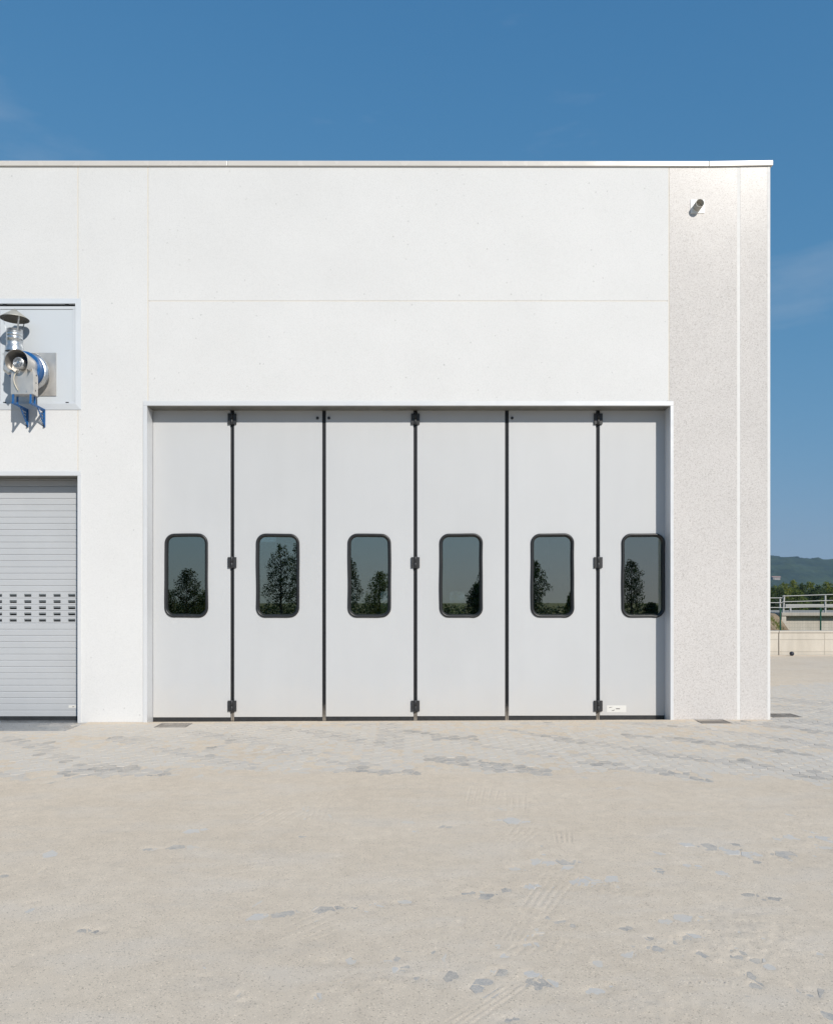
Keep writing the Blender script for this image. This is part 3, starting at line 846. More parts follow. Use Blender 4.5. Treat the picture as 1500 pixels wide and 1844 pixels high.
for i in range(6):
    a, b = edges[i], edges[i+1]
    a += .027 if i else 0; b -= .027 if i < 5 else 0
    wx0, wx1 = win_c[i]-WW/2, win_c[i]+WW/2
    z0 = ZL0 + .0045*(a+b)/2
    hole = rrect(wx0+.025, wx1-.025, ZW0+.025, ZW1-.025, .115)
    # the end leaf runs on behind the jamb so that its window sits as in the photograph
    bb = b if i < 5 else max(b, wx1+.01)
    lf = leaf_with_window(rect(a, bb, z0, ZL1), hole, YD, YD+.06).build('door_leaf', M['door'], B)
    lf['label'] = names[i]
    bm = bmesh.new(); bm.from_mesh(lf.data)
    bmesh.ops.bevel(bm, geom=[e for e in bm.edges if len(e.link_faces) == 2 and e.calc_face_angle(0) > 1.2 and abs(e.verts[0].co.x-e.verts[1].co.x) < 1e-6 and abs(e.verts[0].co.z-e.verts[1].co.z) > 2], offset=.004, segments=2, affect='EDGES')
    bm.to_mesh(lf.data); bm.free()
    loop = densify(rrect(wx0, wx1, ZW0, ZW1, .14))
    sweep_loop(loop, [(0, YD+.0), (-.001, YD-.008), (.008, YD-.017), (.022, YD-.019), (.034, YD-.012), (.044, YD-.002), (.050, YD+.012), (.050, YD+.03)], 30+i, .0035).build('window_gasket', M['rubber'], lf)
    MB().prism(rrect(wx0+.040, wx1-.040, ZW0+.040, ZW1-.040, .105), YD+.013, YD+.019).build('window_pane', M['glass'], lf)
    MB().box(a-.001, min(bb, XD1-.002)+.001, YD+.004, YD+.055, z0-.075, z0-.001).build('bottom_seal', M['black'], lf)
    if i < 5:
        s = seams[i]
        sb = MB()
        for off, rad in ((-.0135, .0125), (.0135, .0125)):
            sb.cyl((s+off, YD+.012, -.03), (s+off, YD+.012, ZL1-.002), rad, rad, 12)
        sb.box(s-.027, s+.027, YD+.02, YD+.05, -.03, ZL1-.003)
        sb.build('edge_seal', M['rubber'], lf)
    if i in (0, 2, 4):
        s = seams[i]
        for py in (755, 1013, 1271):
            zc = FZ(py, YD)
            h = MB().box(s-.062, s-.016, YD-.020, YD-.001, zc-.078, zc+.078).box(s+.016, s+.062, YD-.020, YD-.001, zc-.078, zc+.078)
            h.cyl((s, YD-.022, zc-.085), (s, YD-.022, zc-.002), .0165, .0165, 12).cyl((s, YD-.022, zc+.002), (s, YD-.022, zc+.085), .0165, .0165, 12)
            h.build('hinge', M['black'], lf, .002, 1)
for px, i in ((572, 1), (592.5, 2), (921.8, 4)):
    lf = [c for c in B.children if c.name.startswith('door_leaf')][i]
    MB().cyl((FX(px, YD), YD+.001, FZ(753, YD)), (FX(px, YD), YD-.016, FZ(753, YD)), .022, .019, 20).build('bolt_cap', M['black'], lf, .003, 1)
leaf6 = [c for c in B.children if c.name.startswith('door_leaf')][5]
sx0, sx1, sz0, sz1 = FX(1092.3, YD), FX(1127, YD), FZ(1282.6, YD), FZ(1270.2, YD)
st = MB().box(sx0, sx1, YD-.0015, YD-.0002, sz0, sz1).build('sticker', M['sticker'], leaf6)
def ribbon(pts, w0, w1):
    """flat brush stroke on the sticker: (u, v) 0..1 points"""
    out_t, out_b = [], []
    n = len(pts)
    for i, (u, v) in enumerate(pts):
        t = i/(n-1); w = (w0 + (w1-w0)*t)*math.sin(math.pi*min(max(t, .12), .95))
        x = sx0 + u*(sx1-sx0); z = sz0 + v*(sz1-sz0)
        out_t.append((x, z + w)); out_b.append((x, z - w))
    return out_b + out_t[::-1]
pr = MB()
pr.prism(ribbon([(.10,.63),(.16,.70),(.22,.73),(.29,.71)], .005, .002), YD-.0030, YD-.0016)
pr.prism(ribbon([(.24,.26),(.30,.24),(.36,.28),(.41,.38)], .003, .007), YD-.0030, YD-.0016)
for k in range(4): pr.box(sx0+(.475+.052*k)*(sx1-sx0), sx0+(.515+.052*k)*(sx1-sx0), YD-.0030, YD-.0016, sz0+.45*(sz1-sz0), sz0+.58*(sz1-sz0))
pr.build('sticker_print', M['ink'], leaf6)

# ---- roller shutter
pitch = 11.2*YSH/FPX
z_first = FZ(1290, YSH)
slot_z = FZ(1116.5, YSH)
n_sl = int((ZS1+.03 - z_first)/pitch)+1
rows = [round((slot_z + k*pitch - z_first)/pitch - .5) for k in range(5)]
shutter = MB().box(XS0+.04, XS1-.04, YSH+.0115, YSH+.03, z_first+(rows[-1]+1)*pitch+.004, ZS1+.03).build('roller_shutter', M['shutter'], B)
for xa in (XS1-.035, XS0+.004): MB().box(xa, xa+.031, YSH-.03, YSH+.05, -.02, ZS1+.05).build('guide_rail', M['shutter'], shutter)
shutter['label'] = 'grey roller shutter with a band of small vision slots'
prof = [(0.004, 0.0), (0.010, 0.005), (0.010, pitch-.013), (0.0075, pitch-.008), (.0040, pitch-.0045), (.0045, pitch)]
def slat_mesh(holes):
    x0, x1 = XS0+.036, XS1-.0355
    mb = MB()
    def strip(a, b, pr_, cap=False):
        vs = [(x, -y, z) for x in (a, b) for y, z in pr_]
        m = len(pr_)
        mb.add(vs, [(q, m+q, m+q+1, q+1) for q in range(m-1)])
    if not holes: strip(x0, x1, prof)
    else:
        hz0, hz1 = pitch*.5-.024, pitch*.5+.017
        strip(x0, x1, [prof[0], prof[1], (0.010, hz0)])
        strip(x0, x1, [(0.010, hz1)] + prof[2:])
        cur = x0
        for hx in holes:
            strip(cur, hx-.053, [(0.010, hz0), (0.010, hz1)]); cur = hx+.053
            mb.add([(hx-.053,-.010,hz0),(hx+.053,-.010,hz0),(hx+.053,-.010,hz1),(hx-.053,-.010,hz1),
                    (hx-.053,.006,hz0),(hx+.053,.006,hz0),(hx+.053,.006,hz1),(hx-.053,.006,hz1)], [(0,4,5,1),(1,5,6,2),(2,6,7,3),(3,7,4,0)])
        strip(cur, x1, [(0.010, hz0), (0.010, hz1)])
    me = bpy.data.meshes.new('slat'); me.from_pydata(mb.v, [], mb.f); me.materials.append(M['shutter']); me.update()
    return me
hole_x = [FX(p, YSH) for p in (130.5-26.3*k for k in range(17))]
hole_x = sorted(h for h in hole_x if h > XS0+.1)
m_plain, m_slot = slat_mesh([]), slat_mesh(hole_x)
base0 = org(shutter)
for k in range(n_sl):
    o = bpy.data.objects.new('slat', m_slot if k in rows else m_plain)
    o.location = (0-base0[0], YSH*KY-base0[1], z_first + k*pitch - base0[2])
    o.parent = shutter; COL.objects.link(o)
for k in rows: MB().box(XS0+.04, XS1-.04, YSH-.002, YSH+.003, z_first+k*pitch+pitch*.5-.003, z_first+k*pitch+pitch*.5+.024).build('slot_glazing', M['acrylic'], shutter)
MB().box(XS0+.04, XS1-.04, YSH+.0115, YSH+.03, z_first-.002, z_first+rows[0]*pitch-.004).build('backing', M['shutter'], shutter)
MB().box(XS0+.036, XS1-.0355, YSH-.012, YSH+.02, -.04, z_first-.0005).build('bottom_seal', M['black'], shutter)
s2 = MB().box(FX(125.2, YSH), FX(139, YSH), YSH-.0125, YSH-.0105, FZ(1274.5, YSH), FZ(1269.8, YSH)).build('sticker', M['sticker'], shutter)
MB().box(FX(132, YSH), FX(135.6, YSH), YSH-.0140, YSH-.0126, FZ(1272.9, YSH), FZ(1271.9, YSH)).build('sticker_print', M['ink'], shutter)
MB().box(XS1, FX(147), 7.988, 8.25, LOW, ZS1).build('shutter_jamb', M['alu'], B, .003, 1)
MB().box(XS0-.05, XS0, 7.988, 8.25, LOW, ZS1).build('shutter_jamb', M['alu'], B, .003, 1)
MB().box(XS0-.05, FX(147), 7.9885, 8.25, ZS1+.0005, FZ(848.8)).build('shutter_head', M['alu'], B, .003, 1)

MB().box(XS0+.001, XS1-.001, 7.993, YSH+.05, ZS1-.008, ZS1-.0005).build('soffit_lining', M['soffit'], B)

# ---- upper infill panel with mitred frame
XP1, ZP0, ZP1 = FX(137.4), FZ(727.5), FZ(547.5)     # inner edge of the frame
fr = MB()
def frame_side(o0, o1, i0, i1):
    """outer edge o0-o1 and inner edge i0-i1 as (x, z)"""
    yo, yi, yb = 7.994, 7.984, 8.040
    vs = [(o0[0], 8.01, o0[1]), (o1[0], 8.01, o1[1]), (o0[0], yo, o0[1]), (o1[0], yo, o1[1]), (i0[0], yi, i0[1]), (i1[0], yi, i1[1]), (i0[0], yb, i0[1]), (i1[0], yb, i1[1])]
    return MB().add(vs, [(0,1,3,2), (2,3,5,4), (4,5,7,6)])
infill = MB().box(XI0+.06, XP1-.052, 8.010, 8.05, ZP0+.045, ZP1-.075).build('infill_panel', M['infill'], B)
infill['label'] = 'pale blue-grey infill panel in a mitred aluminium frame behind the exhaust fan'
c_o = [(XI0, ZI0), (XI1, ZI0), (XI1, ZI1), (XI0, ZI1)]
c_i = [(XI0+.076, ZP0), (XP1, ZP0), (XP1, ZP1), (XI0+.076, ZP1)]
for k in range(4):
    q = (k+1) % 4
    frame_side(c_o[k], c_o[q], c_i[k], c_i[q]).build('frame_rail', M['alu_light'], infill)
MB().box(XI0+.07, XP1+.004, 8.004, 8.045, ZP1-.072, ZP1-.030).build('sash_rail', M['alu_light'], infill, .002, 1)
MB().box(XI0+.07, XP1+.004, 8.004, 8.045, ZP0-.003, ZP0+.043).build('sash_rail', M['alu_light'], infill, .002, 1)
MB().box(XP1-.050, XP1+.003, 8.0045, 8.045, ZP0+.0435, ZP1-.0725).build('sash_rail', M['alu_light'], infill, .002, 1)
MB().box(FX(-2.5), FX(.8), 8.003, 8.045, ZP0+.0435, ZP1-.0725).build('sash_rail', M['shutter'], infill, .002, 1)
MB().box(XI0+.07, XP1+.002, 8.022, 8.045, ZP1-.028, ZP1+.01).build('gap_shade_strip', M['black'], infill)  # black strip paints in the frame's shade above the sash rail
for px, py in ((9, 724.5), (121.5, 724.5)):
    MB().box(FX(px)-.022, FX(px)+.022, 8.001, 8.006, FZ(py)-.006, FZ(py)+.006).build('drain_slot', M['black'], infill)
for px in (9, 121):
    MB().box(FX(px)-.026, FX(px)+.026, 8.0, 8.03, ZP1-.022, ZP1-.004).build('clip', M['black'], infill)

# ---- overflow pipe in the pillar
pc = (FX(1254.5), FZ(373))
pip = MB()
pip.lathe((pc[0], 8.02, pc[1]), (0, -1, 0), [(0, .060), (.104, .060), (.105, .053), (.0, .053)], 28)
pipe = pip.build('overflow_pipe', M['pvc'], B)
MB().box(FX(1243), FX(1268), 7.994, 8.01, FZ(384.5), FZ(360)).build('flange_plate', M['white_plastic'], pipe, .002, 1)

# ------------------------------------------------------------------ exhaust fan on its brackets
F = thing('exhaust_fan', (-5.35, 8.0, 4.24), 'blue and stainless exhaust fan with conical rain cap on blue wall brackets', 'fan')
AX = (-5.345, 5.005)                         # motor axis x, z
MB().box(FX(46, 8.005), FX(102, 8.005), 8.001, 8.012, FZ(713, 8.005), FZ(635.5, 8.005)).build('wall_plate', M['stainless'], F)
mb = MB(); mb.lathe((-5.385, 8.005, 5.0), (0, -1, 0), [(0, .20), (.02, .205), (.025, .215), (.06, .225), (.068, .262), (.076, .262)], 40)
mb.build('inlet_duct', M['galv'], F)
mb = MB(); mb.lathe((-5.395, 7.93, 5.0), (0, -1, 0), [(0, .20), (0, .270), (.018, .270), (.018, .262), (.030, .262), (.030, .20)], 48)
mb.build('flange_ring', M['galv'], F)
# volute (scroll) with its outlet turned up at the left
vol = []
cxv, czv = -5.405, 4.995
for k in range(41):
    t = R(168 - k*(328/40.0))               # from the outlet round clockwise
    r = .262 - .045*(k/40.0)
    vol.append((cxv + r*math.cos(t), czv + r*math.sin(t)))
vol = vol[::-1]
MB().prism(vol, 7.800, 7.902).build('fan_housing', M['blue'], F, .006, 1)
MB().prism([(-5.690, 4.97), (-5.600, 4.90), (-5.445, 4.97), (-5.430, 5.12), (-5.446, 5.262), (-5.668, 5.262)], 7.788, 7.905).build('outlet_neck', M['stainless'], F, .03, 3)
# motor stool: stainless front plate with folded sides, pierced
stl = MB().prism([(-5.505, 4.600), (-5.190, 4.600), (-5.190, 4.86), (-5.215, 5.03), (-5.48, 5.03), (-5.505, 4.86)], 7.700, 7.799).build('motor_stool', M['stainless'], F, .004, 1)
for z, y in ((4.665, 7.745), (4.775, 7.755), (4.885, 7.765)):
    MB().cyl((-5.1905, y, z), (-5.1885, y, z), .011, .011, 10).build('hole', M['black'], stl)
for x in (-5.40, -5.28):
    MB().cyl((x, 7.7005, 4.64), (x, 7.694, 4.64), .008, .008, 8).build('bolt', M['galv'], stl)
# motor
mt = MB(); mt.lathe((AX[0], 7.775, AX[1]), (0, -1, 0), [(0, .072), (.10, .072), (.105, .079), (.150, .079), (.158, .070), (.158, .064)], 28)
for k in range(18):
    t = 2*math.pi*k/18
    mt.box(AX[0]+.073*math.cos(t)-.002, AX[0]+.073*math.cos(t)+.002, 7.68, 7.77, AX[1]+.073*math.sin(t)-.002, AX[1]+.073*math.sin(t)+.002)
motor = mt.build('motor', M['galv'], F)
gr = MB()
for rr_ in (.062, .050, .038, .026): gr.lathe((AX[0], 7.619, AX[1]), (0, -1, 0), [(0, rr_+.0035), (.004, rr_+.0035), (.004, rr_-.0025), (0, rr_-.0025)], 24)
for k in range(12):
    t = 2*math.pi*k/12
    gr.cyl((AX[0]+.014*math.cos(t), 7.617, AX[1]+.014*math.sin(t)), (AX[0]+.063*math.cos(t), 7.617, AX[1]+.063*math.sin(t)), .002, .002, 5)
gr.cyl((AX[0], 7.622, AX[1]), (AX[0], 7.613, AX[1]), .016, .016, 16)
gr.build('fan_grille', M['galv'], motor)
MB().cyl((AX[0], 7.630, AX[1]), (AX[0], 7.628, AX[1]), .064, .064, 24).build('grille_backing', M['black'], motor)
# rain hood: a half barrel over the motor, cut slantwise
hd = MB()
nh = 26
ring = []
for yy, rr_ in ((7.585, .160), (7.65, .158), (7.73, .154), (7.799, .150)):
    for th in (0, 1):
        rad = rr_ - .004*th
        row = []
        for k in range(nh+1):
            t = R(-38 + 256*k/nh)
            cut = 0.0
            row.append((AX[0]-.004 + rad*math.cos(t), yy + (.035*max(0, -math.sin(t)) if yy < 7.61 else 0), AX[1]+.010 + rad*math.sin(t)))
        ring.append(row)
outer = ring[0::2]; inner = ring[1::2]
def skin(rows, flip):
    vs = [p for r_ in rows for p in r_]; n = nh+1; fs = []
    for a in range(len(rows)-1):
        for k in range(nh):
            q = (a*n+k, a*n+k+1, (a+1)*n+k+1, (a+1)*n+k)
            fs.append(q if not flip else q[::-1])
    return vs, fs
hd.add(*skin(outer, True), smooth=True); hd.add(*skin(inner, False), smooth=True)
hd.add(*skin([outer[0], inner[0]], False))
hd.build('rain_hood', M['stainless'], F)
MB().prism([(-5.630, 5.166), (-5.590, 5.128), (-5.540, 5.150), (-5.545, 5.170)], 7.70, 7.786).build('hood_ear', M['stainless'], F)
# outlet stack with bands, flared base
SX, SY = -5.556, 7.85
sk = MB()
sk.lathe((SX, SY, 5.245), (0, 0, 1), [(0, .128), (.055, .122), (.09, .112), (.10, .106), (.175, .106), (.178, .112), (.186, .112), (.189, .106), (.225, .106), (.228, .110), (.234, .110), (.237, .106), (.268, .106), (.271, .109), (.277, .109), (.279, .106), (.318, .106), (.318, .101), (.10, .101)], 36)
sk.build('outlet_stack', M['galv'], F)
for s in (-1, 1): MB().box(SX+s*.108-.012, SX+s*.108+.012, SY-.012, SY+.006, 5.412, 5.432).build('clamp_bolt', M['galv'], F)
cone = MB()
cone.lathe((SX, SY, 5.715), (0, 0, 1), [(0, .192), (.004, .192), (.150, .003), (.143, .003), (0, .186)], 40)
cap = cone.build('rain_cap', M['dull_steel'], F)
cap['label'] = 'conical sheet metal rain cap'
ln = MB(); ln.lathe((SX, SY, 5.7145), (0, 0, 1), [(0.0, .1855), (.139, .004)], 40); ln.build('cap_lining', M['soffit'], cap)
for t in (200, 60, 318):
    p0 = Vector((SX + .100*math.cos(R(t)), SY + .100*math.sin(R(t))/KY, 5.53)); p1 = Vector((SX + .158*math.cos(R(t)), SY + .158*math.sin(R(t))/KY, 5.748))
    q = Vector((-math.sin(R(t)), math.cos(R(t))/KY, 0))*.011; nn = Vector((math.cos(R(t)), math.sin(R(t))/KY, 0))*.002
    vs = [p0-q-nn, p0+q-nn, p1+q-nn, p1-q-nn, p0-q+nn, p0+q+nn, p1+q+nn, p1-q+nn]
    MB().add(vs, [(0,1,2,3), (7,6,5,4), (0,4,5,1), (1,5,6,2), (2,6,7,3), (3,7,4,0)]).build('cap_strut', M['galv'], F)
# cable from motor down the stool
pts = []
for k in range(13):
    t = k/12
    pts.append((-5.41 - .045*math.sin(t*3.0) + .02*t, 7.690 - .012*math.sin(t*3.14), 4.93 - .28*t))
MB().tube(pts, .007, 6).build('cable', M['cable'], F)
# two lattice brackets with legs
for x in (-5.474, -5.232):
    br = MB().box(x-.014, x+.014, 7.690, 7.998, 4.478, 4.492).build('bracket', M['blue'], F)
    MB().box(x-.004, x+.010, 7.690, 7.975, 4.464, 4.4785).box(x-.014, x+.014, 7.985, 7.999, 4.235, 4.4775).build('bracket_flange', M['blue'], br)
    dg = MB(); dg.cyl((x, 7.845, 4.472), (x, 7.988, 4.262), .0095, .0095, 6)
    for k in range(5):
        t0, t1 = k/5, (k+.55)/5
        ya, za = 7.845+.143*t0, 4.472-.21*t0
        dg.cyl((x, ya, za), (x, 7.99, za - .02), .0048, .0048, 5)
        yb, zb = 7.845+.143*t1, 4.472-.21*t1
        dg.cyl((x, yb, zb), (x, 7.99, za - .02), .0048, .0048, 5)
    dg.build('brace', M['blue'], br)
    MB().cyl((x, 7.985, 4.25), (x, 7.972, 4.25), .011, .011, 8).build('anchor_bolt', M['black'], br)
    for y in (7.700, 7.785):
        MB().box(x-.011, x+.011, y, y+.016, 4.4925, 4.5995).build('leg', M['blue'], br)

# ------------------------------------------------------------------ drain grates and the channel grating at the shutter
def drain(xc, yc, w, d, label):
    z = float(slope(xc)) + .004
    t = thing('drain_grate', (xc, yc, z), label, 'grate', 'square drain grates along the facade')
    f = MB()
    f.box(xc-w/2, xc+w/2, yc-d/2, yc-d/2+.018, z-.03, z+.003).box(xc-w/2, xc+w/2, yc+d/2-.018, yc+d/2, z-.03, z+.003)
    f.box(xc-w/2, xc-w/2+.018, yc-d/2+.0181, yc+d/2-.0181, z-.03, z+.003).box(xc+w/2-.018, xc+w/2, yc-d/2+.0181, yc+d/2-.0181, z-.03, z+.003)
    f.build('frame', M['iron'], t)
    n = 13
    for k in range(n):
        x = xc - w/2 + .018 + (w-.036)*(k+.5)/n
        MB().box(x-.0065, x+.0065, yc-d/2+.019, yc+d/2-.019, z-.02, z+.001).build('bar', M['iron'], t)
    MB().box(xc-w/2+.019, xc+w/2-.019, yc-.008, yc+.008, z-.02, z+.0002).build('cross_bar', M['iron'], t)
    MB().box(xc-w/2+.02, xc+w/2-.02, yc-d/2+.02, yc+d/2-.02, z-.028, z-.0185).build('pit', M['void'], t)
x, y = GND(313, 1304.6); drain(x, y, .44, .24, 'rusty drain grate in front of the leftmost folding door leaf')
x, y = GND(1283, 1302); drain(x, y, .42, .24, 'rusty drain grate at the foot of the speckled corner pillar')
x, y = GND(1412, 1293); drain(x, y+.05, .42, .26, 'drain grate beyond the right corner of the building')
gx1 = FX(157); gy0, gy1 = 7.50, 7.999
gt = thing('channel_grating', (-6.9, 7.75, slope(-6.9)), 'galvanised channel grating on the ground in front of the roller shutter', 'grating')
zz = float(slope(-6)) + .006
MB().box(XS0-.1, gx1, gy0, gy0+.012, zz-.03, zz+.003).box(gx1-.012, gx1, gy0+.0121, gy1, zz-.03, zz+.003).build('frame', M['galv'], gt)
bars = MB()
xx = XS0-.08
while xx < gx1-.02:
    bars.box(xx, xx+.012, gy0+.0125, YSH-.02 if xx < XS1-.01 else gy1-.001, zz-.02, zz+.001); xx += .024
bb_ = bars.build('bars', M['galv'], gt); bb_['kind'] = 'stuff'
cross = MB()
for k in range(20):
    yy = gy0+.03+k*.024
    cross.box(XS0-.08, gx1-.013, yy, yy+.006, zz-.02, zz-.001)
cb = cross.build('cross_bars', M['galv'], gt); cb['kind'] = 'stuff'
MB().box(XS0-.08, gx1-.013, gy0+.0125, gy1-.001, zz-.028, zz-.021).build('channel_bed', M['galv'], gt)

# ------------------------------------------------------------------ beyond the right corner
YW = 17.3
RW = thing('retaining_wall', (20, YW, 0), 'low cream concrete retaining wall under the green fence', 'wall')
wz1 = FZ(1136, YW)
jx = [5.5] + [FX(1401.5, YW) + 2.75*k for k in range(-1, 8)]
for a, b in zip(jx[:-1], jx[1:]):
    MB().box(a+.012, b-.012, YW, YW+.25, -.2, FZ(1139.5, YW)).build('wall_panel', M['retaining'], RW, .008, 1)
    MB().box(a+.010, b-.010, YW-.018, YW+.27, FZ(1139.5, YW)+.0005, wz1).build('coping', M['retaining'], RW, .006, 1)
    for py in (1151.5, 1173.5):
        z = FZ(py, YW); MB().box(a+.03, b-.03, YW-.004, YW+.01, z-.006, z+.006).build('form_line', M['bridge'], RW)
    xm = (a+b)/2 + .05
    MB().box(xm-.004, xm+.004, YW-.0035, YW+.01, -.1, FZ(1139.5, YW)-.01).build('form_line', M['bridge'], RW)
MB().box(5.5, jx[-1], YW+.03, YW+.2, -.2, wz1-.03).build('wall_core', M['void'], RW)

YFE = 17.62
FE = thing('wire_fence', (14, YFE, wz1-.2), 'green welded wire fence with round posts on the retaining wall', 'fence')
px0 = FX(1404.3, YFE); dp = FX(1476.7, YFE) - px0
fz1 = FZ(1096, YFE)
for k in range(-4, 10):
    x = px0 + k*dp
    p = MB().cyl((x, YFE, wz1-.35), (x, YFE, fz1), .024, .024, 12).sphere((x, YFE, fz1), .026, 12, 6).build('post', M['green_post'], FE)
    MB().box(x-.034, x+.034, YFE-.03, YFE-.012, fz1-.10, fz1-.045).build('clamp', M['green_post'], p)
    wm = MB()
    n = 24
    for q in range(n):
        xq = x + .03 + (dp-.06)*(q+.5)/n
        wm.cyl((xq, YFE+.02, wz1-.35), (xq, YFE+.02, fz1-.06), .0015, .0015, 3, False)
    for q in range(8):
        z = wz1-.30 + (fz1-.08-wz1+.30)*q/7
        wm.cyl((x+.02, YFE+.02, z), (x+dp-.02, YFE+.02, z), .0015, .0015, 3, False)
    o = wm.build('wire_mesh', M['green_post'], FE)

bl = FX(1425, 17.05)
ball = tag(MB().sphere((bl, 17.05, float(slope(bl)) + .068), .068, 24, 14).build('ball', M['ball']), 'small dark blue ball lying at the foot of the retaining wall', 'ball')
bs = MB()
for ax_ in ((1, 0, .3), (0, 1, .2), (.3, .2, 1)):
    bs.lathe(Vector((bl, 17.05, float(slope(bl))+.068)) - Vector(ax_).normalized()*.003, ax_, [(0, .0685), (.003, .0693), (.006, .0685)], 28)
bs.build('seam', M['black'], ball)

# embankment, road bridge, railings, guard rail
YBR = 40.0
def emb_z(X, Y):
    edge = FX(1437, 40) - np.clip(40 - Y, 0, 30)*0.95 - .25
    side = smooth(edge + .25, edge - 1.35, X + .30*fbm(X, Y, .7, 73, 3))
    z = np.interp(Y, [19, 27, 33, 37, 40, 50, 60], [-.75, -.60, -.30, .30, .80, .85, .7])*side + (1-side)*(-.75)
    return z + 0.16*fbm(X, Y*KY, 1.1, 71, 4)*side - .02
tag(link('embankment', grid_mesh('embankment', np.arange(12, 34, .09), np.arange(19, 60, .16), emb_z), M['earth']), 'bare earth bank at the bridge end', kind='structure')
rs = np.random.default_rng(9)
gx_ = rs.uniform(20, 26.0, 2600); gy_ = rs.uniform(30, 39, 2600)
gz_ = emb_z(gx_, gy_)
keep = (fbm(gx_, gy_, .5, 75, 3) > .02) & (gz_ > -.55)
gx_, gy_, gz_ = gx_[keep], gy_[keep], gz_[keep]
GV, GF = [], []
for q in range(len(gx_)):
    for w_ in range(5):
        a_ = rs.uniform(0, 6.28); h_ = rs.uniform(.10, .32); l_ = rs.uniform(-.12, .12, 2); n_ = len(GV)
        p = np.array([gx_[q] + rs.uniform(-.1, .1), gy_[q]*KY + rs.uniform(-.1, .1), gz_[q] - .02]); d_ = np.array([math.cos(a_), math.sin(a_), 0])*.014
        GV += [p - d_, p + d_, p + np.array([l_[0], l_[1], h_])]; GF.append((n_, n_+1, n_+2))
BR = thing('road_bridge', (40, 42, -.8), 'weathered concrete road bridge beyond the fence', 'bridge')
xb0 = FX(1407, YBR)
MB().box(xb0, 75, YBR, YBR+9, FZ(1109.5, YBR), FZ(1103, YBR)).build('deck', M['bridge'], BR, .03, 1)
MB().box(FX(1409, YBR+.38), 75, YBR+.38, YBR+8.5, -2.2, FZ(1109.5, YBR)-.001).build('abutment', M['abutment'], BR, .02, 1)
MB().box(FX(1407.5, YBR), FX(1416, YBR), YBR+.05, YBR+.379, -2.0, FZ(1109.5, YBR)-.001).build('wing_wall', M['abutment'], BR, .02, 1)
BRR = thing('bridge_railing', (40, YBR+.1, FZ(1103, YBR)), 'pale tubular steel railing along the bridge edge', 'railing')
for k in range(9):
    x = FX(1413, YBR) + k*FX(735+74.2, YBR)
    lean = -.07 if k == 0 else 0
    zt = FZ(1072-k*1.8 if k < 2 else 1070, YBR)
    zb_ = FZ(1103, YBR)-.05
    MB().prism([(x-.045+lean, zb_), (x+.045+lean, zb_), (x+.045, zt), (x-.045, zt)], YBR+.06, YBR+.15).build('post', M['rail'], BRR)
for py0, py1 in ((1073.5, 1070.5), (1083.8, 1081.3), (1094.5, 1092.0)):
    MB().cyl((FX(1409, YBR), YBR+.05, FZ(py0, YBR)), (FX(1500, YBR), YBR+.05, FZ(py1, YBR)), .032, .032, 8).cyl((FX(1500, YBR), YBR+.05, FZ(py1, YBR)), (70, YBR+.05, FZ(py1, YBR)), .032, .032, 8).build('rail', M['rail'], BRR)
YR2 = 47.0
R2 = thing('roadside_railing', (28, YR2, .7), 'pale railing left of the bridge on top of the earth bank', 'railing')
for k in range(6):
    x = FX(1404.5, YR2) - k*2.4
    MB().box(x-.05, x+.05, YR2, YR2+.1, .3, FZ(1075.5, YR2)).build('post', M['rail'], R2)
for py in (1076.7, 1085.3, 1094):
    MB().cyl((FX(1407.5, YR2), YR2-.03, FZ(py, YR2)), (FX(1404, YR2)-13, YR2-.03, FZ(py+.5, YR2)), .036, .036, 8).build('rail', M['rail'], R2)
YG = 43.5
GR = thing('guard_rail', (42, YG, .8), 'galvanised corrugated guard rail along the road behind the railing', 'guard rail')
zg = FZ(1090.6, YG)
MB().prism([(FX(1414, YG), zg-.15), (75, zg-.02), (75, zg+.20), (FX(1414, YG), zg+.11)], YG, YG+.05).build('beam', M['rail'], GR)
MB().box(FX(1414, YG), 75, YG-.035, YG-.001, zg-.015, zg+.025).build('beam_rib', M['rail'], GR)
for k in range(8):
    x = FX(1424, YG)+k*4.0
    MB().box(x-.05, x+.05, YG+.051, YG+.15, .4, zg+.1).build('post', M['rail'], GR)

# ------------------------------------------------------------------ trees
def leaf_cloud(centres, radii, counts, size, seed, squash=0.85):
    r_ = np.random.default_rng(seed)
    P = []
    for c, ra, n in zip(centres, radii, counts):
        d = r_.normal(size=(n, 3)); d /= np.linalg.norm(d, axis=1)[:, None]
        d *= (ra*r_.random(n)**0.45)[:, None]; d[:, 2] *= squash
        P.append(np.asarray(c)[None] + d)
    P = np.concatenate(P); n = len(P)
    a = r_.normal(size=(n, 3)); a /= np.linalg.norm(a, axis=1)[:, None]
    b = np.cross(a, r_.normal(size=(n, 3))); b /= np.linalg.norm(b, axis=1)[:, None]
    s = size*r_.uniform(0.6, 1.3, n)[:, None]
    c = np.cross(a, b)
    V = np.stack([P - a*s, P + b*s*.5 + c*s*.12, P + a*s, P - b*s*.5 + c*s*.12], 1).reshape(-1, 3)
    Fc = np.arange(4*n).reshape(-1, 4)
    return V, Fc
